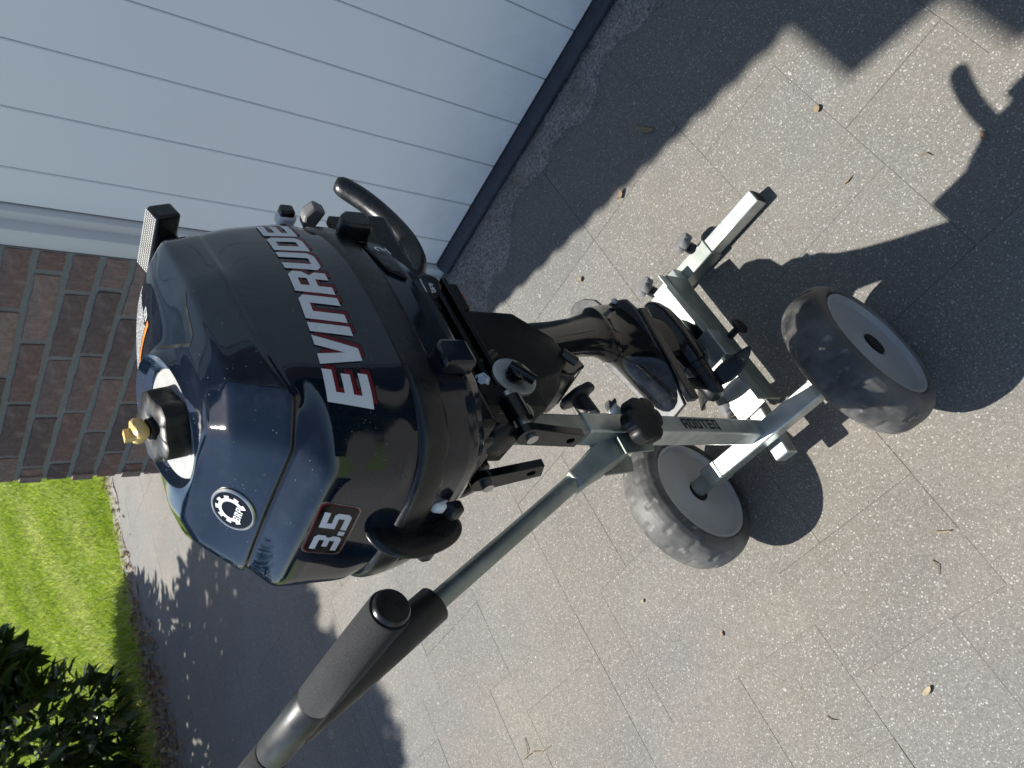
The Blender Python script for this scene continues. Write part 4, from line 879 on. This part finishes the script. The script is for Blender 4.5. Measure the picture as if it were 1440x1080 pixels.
# wheels
def wheel(cen, side, nm='wheel'):
    """side: +1 outer face towards +X"""
    w = bpy.data.objects.new(nm, None); COL.objects.link(w); w.parent = tro; w.location = Vector(cen) - tro.location
    ax = ad * side; hw = .040; Rr = .129
    def mkc(name, g, mat, **k):
        o = mk(name, g, mat, tro, **k); o.parent = w; o.location = -(Vector(cen) - tro.location); return o
    out = [(-hw + .004, .099), (-hw, .101), (-hw - .001, .106), (-hw + .004, .116), (-hw + .012, .1235), (-hw + .022, .1275), (-.010, .1288), (.0, .129), (.010, .1288), (hw - .022, .1275), (hw - .012, .1235), (hw - .004, .116), (hw + .001, .106), (hw, .101), (hw - .004, .099), (hw - .010, .0985), (-hw + .010, .0985)]
    n = 96; ph = random.random()
    def tread(t, a):
        if abs(a) > hw - .006: return 1
        k = (t / (2 * math.pi) * 16 + ph + (.5 if a > 0 else 0)) % 1
        gr = 1 if (abs(k - .5) < .09 and .006 < abs(a) < .030) else 0
        return 1 - .018 * gr + .0010 * math.sin(5 * t + a * 60)
    # dense across width so lugs read
    pr = []
    for i in range(len(out) - 1):
        (a0, r0), (a1, r1) = out[i], out[i + 1]; m_ = 4 if abs(a1 - a0) > .007 and i < 13 else 1
        for j in range(m_): pr.append((a0 + (a1 - a0) * j / m_, r0 + (r1 - r0) * j / m_))
    pr.append(out[-1])
    g = G().lathe(cen, ax, pr, n=192, cap=False, fn=tread, closed=True); mkc('tyre', g, 'tyre_rubber', smooth=38)
    f = [(hw - .004, .0985), (hw - .0015, .0970), (hw - .0015, .0925), (hw - .005, .0905), (hw - .010, .088), (hw - .014, .06), (hw - .011, .030), (hw - .008, .024), (hw - .008, .0205), (hw - .009, .0190)]
    fb2 = [(-a, r) for a, r in reversed(f)]
    g = G().lathe(cen, ax, f + [(.0, .0145)] + fb2 + [(-hw + .006, .0985)] , n=72, cap=False, closed=True); mkc('rim', g, 'rim_grey', smooth=32)
    g = G().lathe(cen, ax, [(-.034, .0185), (.0345, .0185), (.035, .012)], n=32); mkc('hub_hollow', g, 'hollow_dark', smooth=40)  # black plug painting the shade in the hub hole
    return w
wheel(Vector((-.722, .414, .129)) - ad * .040, 1)
wheel(Vector((-.322, .396, .129)) - ad * .040, 1)
# ------------------------------------------------------------------ laurel shrub at the lawn edge, added leaf screen for reflections, litter
def leaf_mesh(name, L=.075, w=.026, mat='leaf_green', seg=4, fold=.25, curl=.12):
    vs = []; fs = []
    for i in range(seg + 1):
        t = i / seg; ww = w * math.sin(math.pi * min(.97, .06 + t * .92)) ** .8; z = -curl * L * t * t
        vs += [(-ww / 2, L * t, z + fold * ww / 2), (0, L * t, z), (ww / 2, L * t, z + fold * ww / 2)]
    for i in range(seg):
        for j in (0, 1): fs.append((i * 3 + j, i * 3 + j + 1, i * 3 + 3 + j + 1, i * 3 + 3 + j))
    me = bpy.data.meshes.new(name); me.from_pydata(vs, [], fs); me.materials.append(M[mat])
    a = me.attributes.new('tone', 'FLOAT', 'POINT'); a.data.foreach_set('value', [random.uniform(.2, .8)] * len(vs)); me.polygons.foreach_set('use_smooth', [True] * len(fs)); return me
def crown_points(n, cen, rad, lobes, seed, shell=.35):
    rg = np.random.default_rng(seed); out = []
    cs = [(np.array(cen) + np.array(rad) * l[:3], l[3]) for l in lobes]
    while len(out) < n:
        c, k = cs[rg.integers(len(cs))]; d = rg.normal(0, 1, 3); d /= np.linalg.norm(d); r = k * (1 - shell * rg.random() ** 1.5)
        p = c + d * r * np.array(rad); out.append((p, d))
    return out
def leaf_cloud(name, pts, L0, L1, w, mat, parent=None, seed=1, kind=None, seg=2):
    rg = np.random.default_rng(seed); n = len(pts); P = np.array([p for p, d in pts]); D = np.array([d for p, d in pts])
    dr = D + rg.normal(0, .55, (n, 3)); dr[:, 2] += .25; dr /= np.linalg.norm(dr, axis=1)[:, None]
    up = rg.normal(0, .45, (n, 3)) + np.array([0, 0, 1]) + D * .5; sd = np.cross(dr, up); sd /= np.linalg.norm(sd, axis=1)[:, None]; nn = np.cross(sd, dr)
    L = rg.uniform(L0, L1, n)[:, None]; wv = L * w
    a = P; b = P + dr * L * .35 - sd * wv * .5 + nn * wv * .12; c = P + dr * L * .35 + sd * wv * .5 + nn * wv * .12; m_ = P + dr * L * .40; d_ = P + dr * L * .75 - sd * wv * .38 + nn * wv * .06; e = P + dr * L * .75 + sd * wv * .38 + nn * wv * .06; t = P + dr * L - nn * L * .10
    V = np.stack([a, b, c, m_, d_, e, t], 1).reshape(-1, 3); k = np.arange(n)[:, None] * 7
    F = np.concatenate([k + np.array([[0, 3, 1]]), k + np.array([[0, 2, 3]]), k + np.array([[1, 3, 4]]), k + np.array([[3, 2, 5]]), k + np.array([[4, 3, 6]]), k + np.array([[3, 5, 6]])])
    tone = np.repeat(np.clip(rg.normal(.45, .2, n), 0, 1), 7)
    if parent: V = V - np.array(rootloc(parent))
    return bulk(name, V, F, mat, tone, parent, kind)
shr = empty('laurel_shrub', (-4.95, 1.05, -.012), 'tall dark green laurel shrub at the edge of the lawn', 'shrub')
lob = [(.0, .82, -.55, .20), (.2, .55, .25, .34), (.1, .40, .60, .26), (0, -.1, -.74, .38), (.05, .40, -.68, .36), (-.1, .55, -.45, .42), (.2, .1, -.35, .52), (.05, -.3, -.5, .5), (.0, .35, .0, .46), (.25, .0, .2, .46), (.12, .15, .52, .36), (-.1, -.2, .4, .45), (.15, .05, .78, .22), (.3, -.45, -.1, .4)]
cen, rad = (-4.95, 1.12, 2.05), (.95, 1.35, 2.15)
pts = crown_points(15000, cen, rad, lob, 11, .5)
pts = [(p, d) for p, d in pts if p[2] > -.0]
leaf_cloud('leaf_mass', pts, .085, .14, .40, 'leaf_green', shr, 5, 'stuff')
lm = [leaf_mesh('leaf', L, w_) for L, w_ in ((.12, .048), (.14, .052), (.105, .044), (.13, .055))]
# the leaves nearest the camera, one by one
cand = crown_points(5000, cen, rad, lob, 12, .12); near = []
for p, d in cand:
    v = Vector(p) - Vector((0, 0, CAMZ)); c_ = (v.dot(cx), v.dot(cyd), v.dot(cz)); px_, py_2 = 720 + c_[0] / c_[2] * 1084, 540 + c_[1] / c_[2] * 1084
    if -10 < px_ < 240 and 840 < py_2 < 1100 and p[2] > .02 and d[0] > -.2: near.append((v.length, p, d))
near.sort(key=lambda q: q[0])
for i, (_, p, d) in enumerate(near[:290]):
    o = bpy.data.objects.new('leaf', random.choice(lm)); COL.objects.link(o); o.parent = shr; o.location = Vector(p) - shr.location
    dr = (Vector(d) + Vector((random.gauss(.2, .4), random.gauss(0, .45), random.gauss(.35, .4)))).normalized(); o.rotation_mode = 'QUATERNION'
    o.rotation_quaternion = dr.to_track_quat('Y', 'Z') @ Vector((0, 1, 0)).rotation_difference(Vector((0, 1, 0))); s_ = random.uniform(.85, 1.25); o.scale = (s_, s_, s_)
g = G()
for i in range(14):
    a = random.uniform(0, 6.28); r = random.uniform(.3, .8); x, y = -4.95 + .12 * math.cos(a), 1.0 + .12 * math.sin(a)
    g.tube([(x, y, -.02), (x + r * .4 * math.cos(a), y + r * .4 * math.sin(a), 1.0), (x + r * .9 * math.cos(a), y + r * math.sin(a), 2.2), (x + r * .7 * math.cos(a), y + r * .8 * math.sin(a), 3.3)], [.030, .022, .014, .005], n=8)
mk('stem', g, 'bark', shr, smooth=60)
# unseen leaf screen, added to darken the reflections in the motor cover
hg = empty('reflection_hedge', (6.9, .5, 0), 'unseen dark leaf screen added for reflections in the motor cover', 'reflection_hedge')
rg = np.random.default_rng(4); n_ = 15000; side = rg.random(n_); P = np.stack([np.where(side < .75, 6.55 + rg.random(n_) * .12, 6.55 + rg.random(n_) * .8), rg.uniform(-6, 7, n_), np.where(side < .75, rg.uniform(0, 1.9, n_), 1.9 + rg.normal(0, .04, n_))], 1)
Dn = np.where((side < .75)[:, None], np.array([[-1., 0, .2]]), np.array([[0, 0, 1.]])); leaf_cloud('leaf_mass', list(zip(P, Dn)), .10, .18, .6, 'leaf_green', hg, 6, 'stuff')
g = G(); g.box((7.05, .5, .92), (XA, YA, ZA), (.40, 6.5, .92)); mk('core', g, 'bark', hg, smooth=0)
# litter along the edge of the lawn
def litter(n, fn, L0, L1, seed, name, label):
    rg = np.random.default_rng(seed); P = np.array([fn(rg) for _ in range(n)]); D = np.stack([rg.normal(0, 1, n), rg.normal(0, 1, n), rg.normal(.05, .2, n)], 1); D /= np.linalg.norm(D, axis=1)[:, None]
    o = leaf_cloud(name, list(zip(P, D)), L0, L1, .45, 'dry_leaf', None, seed, 'stuff'); o['label'] = label; o['category'] = 'leaf litter'; return o
litter(700, lambda r: (-4.33 + r.normal(0, .045), .6 + 4.5 * r.random(), .004 + .008 * r.random()), .012, .045, 21, 'leaf_litter', 'brown leaf litter lying along the border between lawn and paving')
litter(650, lambda r: (-4.28 + r.normal(0, .10), 1.5 + r.normal(0, .35), .004 + .012 * r.random()), .015, .05, 22, 'leaf_litter', 'heap of dry brown leaves on the border under the shrub')
# small things lying on the paving
def curl(name, loc, L, w_, ang, label, cat, mat='dry_leaf', bend=1.2, grp=None):
    vs = []; fs = []; n = 8
    for i in range(n + 1):
        t = i / n; a = bend * (t - .5); ww = w_ * math.sin(math.pi * (.08 + .84 * t)) ** .7
        x = L * (math.sin(a) / bend if bend else t); z = L * (1 - math.cos(a)) / max(bend, .01) + .0015
        yv = .25 * L * (t - .5) ** 2
        vs += [(x, yv - ww, z + ww * .7), (x, yv, z), (x, yv + ww, z + ww * .5)]
    for i in range(n):
        for j in (0, 1): fs.append((i * 3 + j, i * 3 + j + 1, i * 3 + 4 + j, i * 3 + 3 + j))
    me = bpy.data.meshes.new(name); me.from_pydata(vs, [], fs); me.materials.append(M[mat]); me.polygons.foreach_set('use_smooth', [True] * len(fs))
    a_ = me.attributes.new('tone', 'FLOAT', 'POINT'); a_.data.foreach_set('value', [random.uniform(.3, 1)] * len(vs))
    o = bpy.data.objects.new(name, me); COL.objects.link(o); o.location = (loc[0], loc[1], .001); o.rotation_euler = (0, 0, R(ang)); md = o.modifiers.new('t', 'SOLIDIFY'); md.thickness = .0006
    return tag(o, label, cat, grp)
def gp(px, py):
    v = cx * (px - 720) + cyd * (py - 540) + cz * 1084; 
    vv = Vector((cx.x, cyd.x, cz.x)); return None
def twig(name, pts, r, label, mat='dry_leaf', cat='twig'):
    g = G(); g.tube([(x, y, z) for x, y, z in pts], [r] * (len(pts) - 1) + [r * .5], n=6); me_o = mk(name, g, mat, None, smooth=60, origin=pts[0]); 
    a_ = me_o.data.attributes.new('tone', 'FLOAT', 'POINT'); a_.data.foreach_set('value', [.6] * len(me_o.data.vertices)); return tag(me_o, label, cat)
curl('dried_leaf', (-.545, 1.068), .030, .006, 30, 'curled tan dried leaf lying just outside the long roof shadow', 'dried leaf', bend=2.6)
curl('dried_leaf', (-.41, 1.118), .050, .0055, -62, 'grey green narrow curled leaf lying inside the roof shadow', 'dried leaf', bend=1.0)
curl('dried_leaf', (-.162, .820), .014, .006, 60, 'small yellow folded leaf above the trolley foot bar', 'dried leaf', bend=.9)
curl('dried_leaf', (-.752, 1.018), .017, .0055, 20, 'crumpled pale leaf between the motor leg and the roof shadow', 'dried leaf', bend=2.4)
curl('dried_leaf', (-.213, .680), .020, .0016, 0, 'thin straight yellow blade near the round shadow of the motor', 'dried leaf', bend=.5)
curl('dried_leaf', (-.04, .562), .016, .004, 70, 'yellowish scrap of leaf at the right edge beside the dark shadow', 'dried leaf', bend=1.3)
curl('dried_leaf', (-.482, .146), .024, .0018, -30, 'orange narrow leaf sliver at the joint right of the wheels', 'dried leaf', bend=.6)
curl('dried_leaf', (-.666, -.028), .020, .004, 15, 'golden pointed leaf piece low on the right of the paving', 'dried leaf', bend=1.0)
curl('dried_leaf', (-.946, .220), .012, .003, 60, 'tiny brown leaf crumb on the paving below the near wheel', 'dried leaf', bend=1.5)
curl('dried_leaf', (-1.077, .366), .010, .003, 10, 'tiny greenish leaf crumb below left of the near wheel', 'dried leaf', bend=1.5)
twig('twig', [(-.115, .617, .002), (-.106, .610, .004), (-.103, .600, .002)], .0012, 'short reddish bent twig between the two bright shadow corners')
twig('twig', [(-1.668, .262, .002), (-1.62, .262, .006), (-1.59, .250, .003), (-1.55, .248, .002)], .0013, 'pale forked twig at the bottom edge of the paving')
twig('twig', [(-1.628, .300, .002), (-1.632, .275, .004), (-1.655, .258, .002)], .0011, 'short upright twig crossing the forked one at the bottom edge')
twig('twig', [(-.525, .122, .002), (-.522, .112, .004), (-.531, .100, .002)], .0010, 'tiny bent yellow stalk right of the wheels')
twig('twig', [(-.850, .012, .002), (-.846, .004, .003), (-.835, -.002, .002)], .0010, 'dark little stalk low in the middle of the paving')
random.seed(77)
gv = []; gf = []; tn_ = []
for _ in range(600):
    x = random.uniform(-3.8, .3); y = random.uniform(-.3, 1.5)
    if random.random() < .35: x = X0 + round((x - X0) / U_) * U_ + random.gauss(0, .002)
    a = random.uniform(0, 6.28); L = random.uniform(.0015, .006); w_ = random.uniform(.0004, .0012); b_ = len(gv); u = Vector((math.cos(a), math.sin(a), 0)); v = Vector((-u.y, u.x, 0)); c = Vector((x, y, .0012))
    gv += [c - v * w_, c + u * L * .5 + Vector((0, 0, .001)), c + v * w_, c - u * L * .5]; gf.append((b_, b_ + 1, b_ + 2, b_ + 3)); tn_ += [random.random()] * 4
tag(bulk('crumbs', [tuple(q) for q in gv], gf, 'dry_leaf', tn_), 'scattered crumbs of dry leaf and grit on the paving', 'leaf crumbs', kind='stuff')
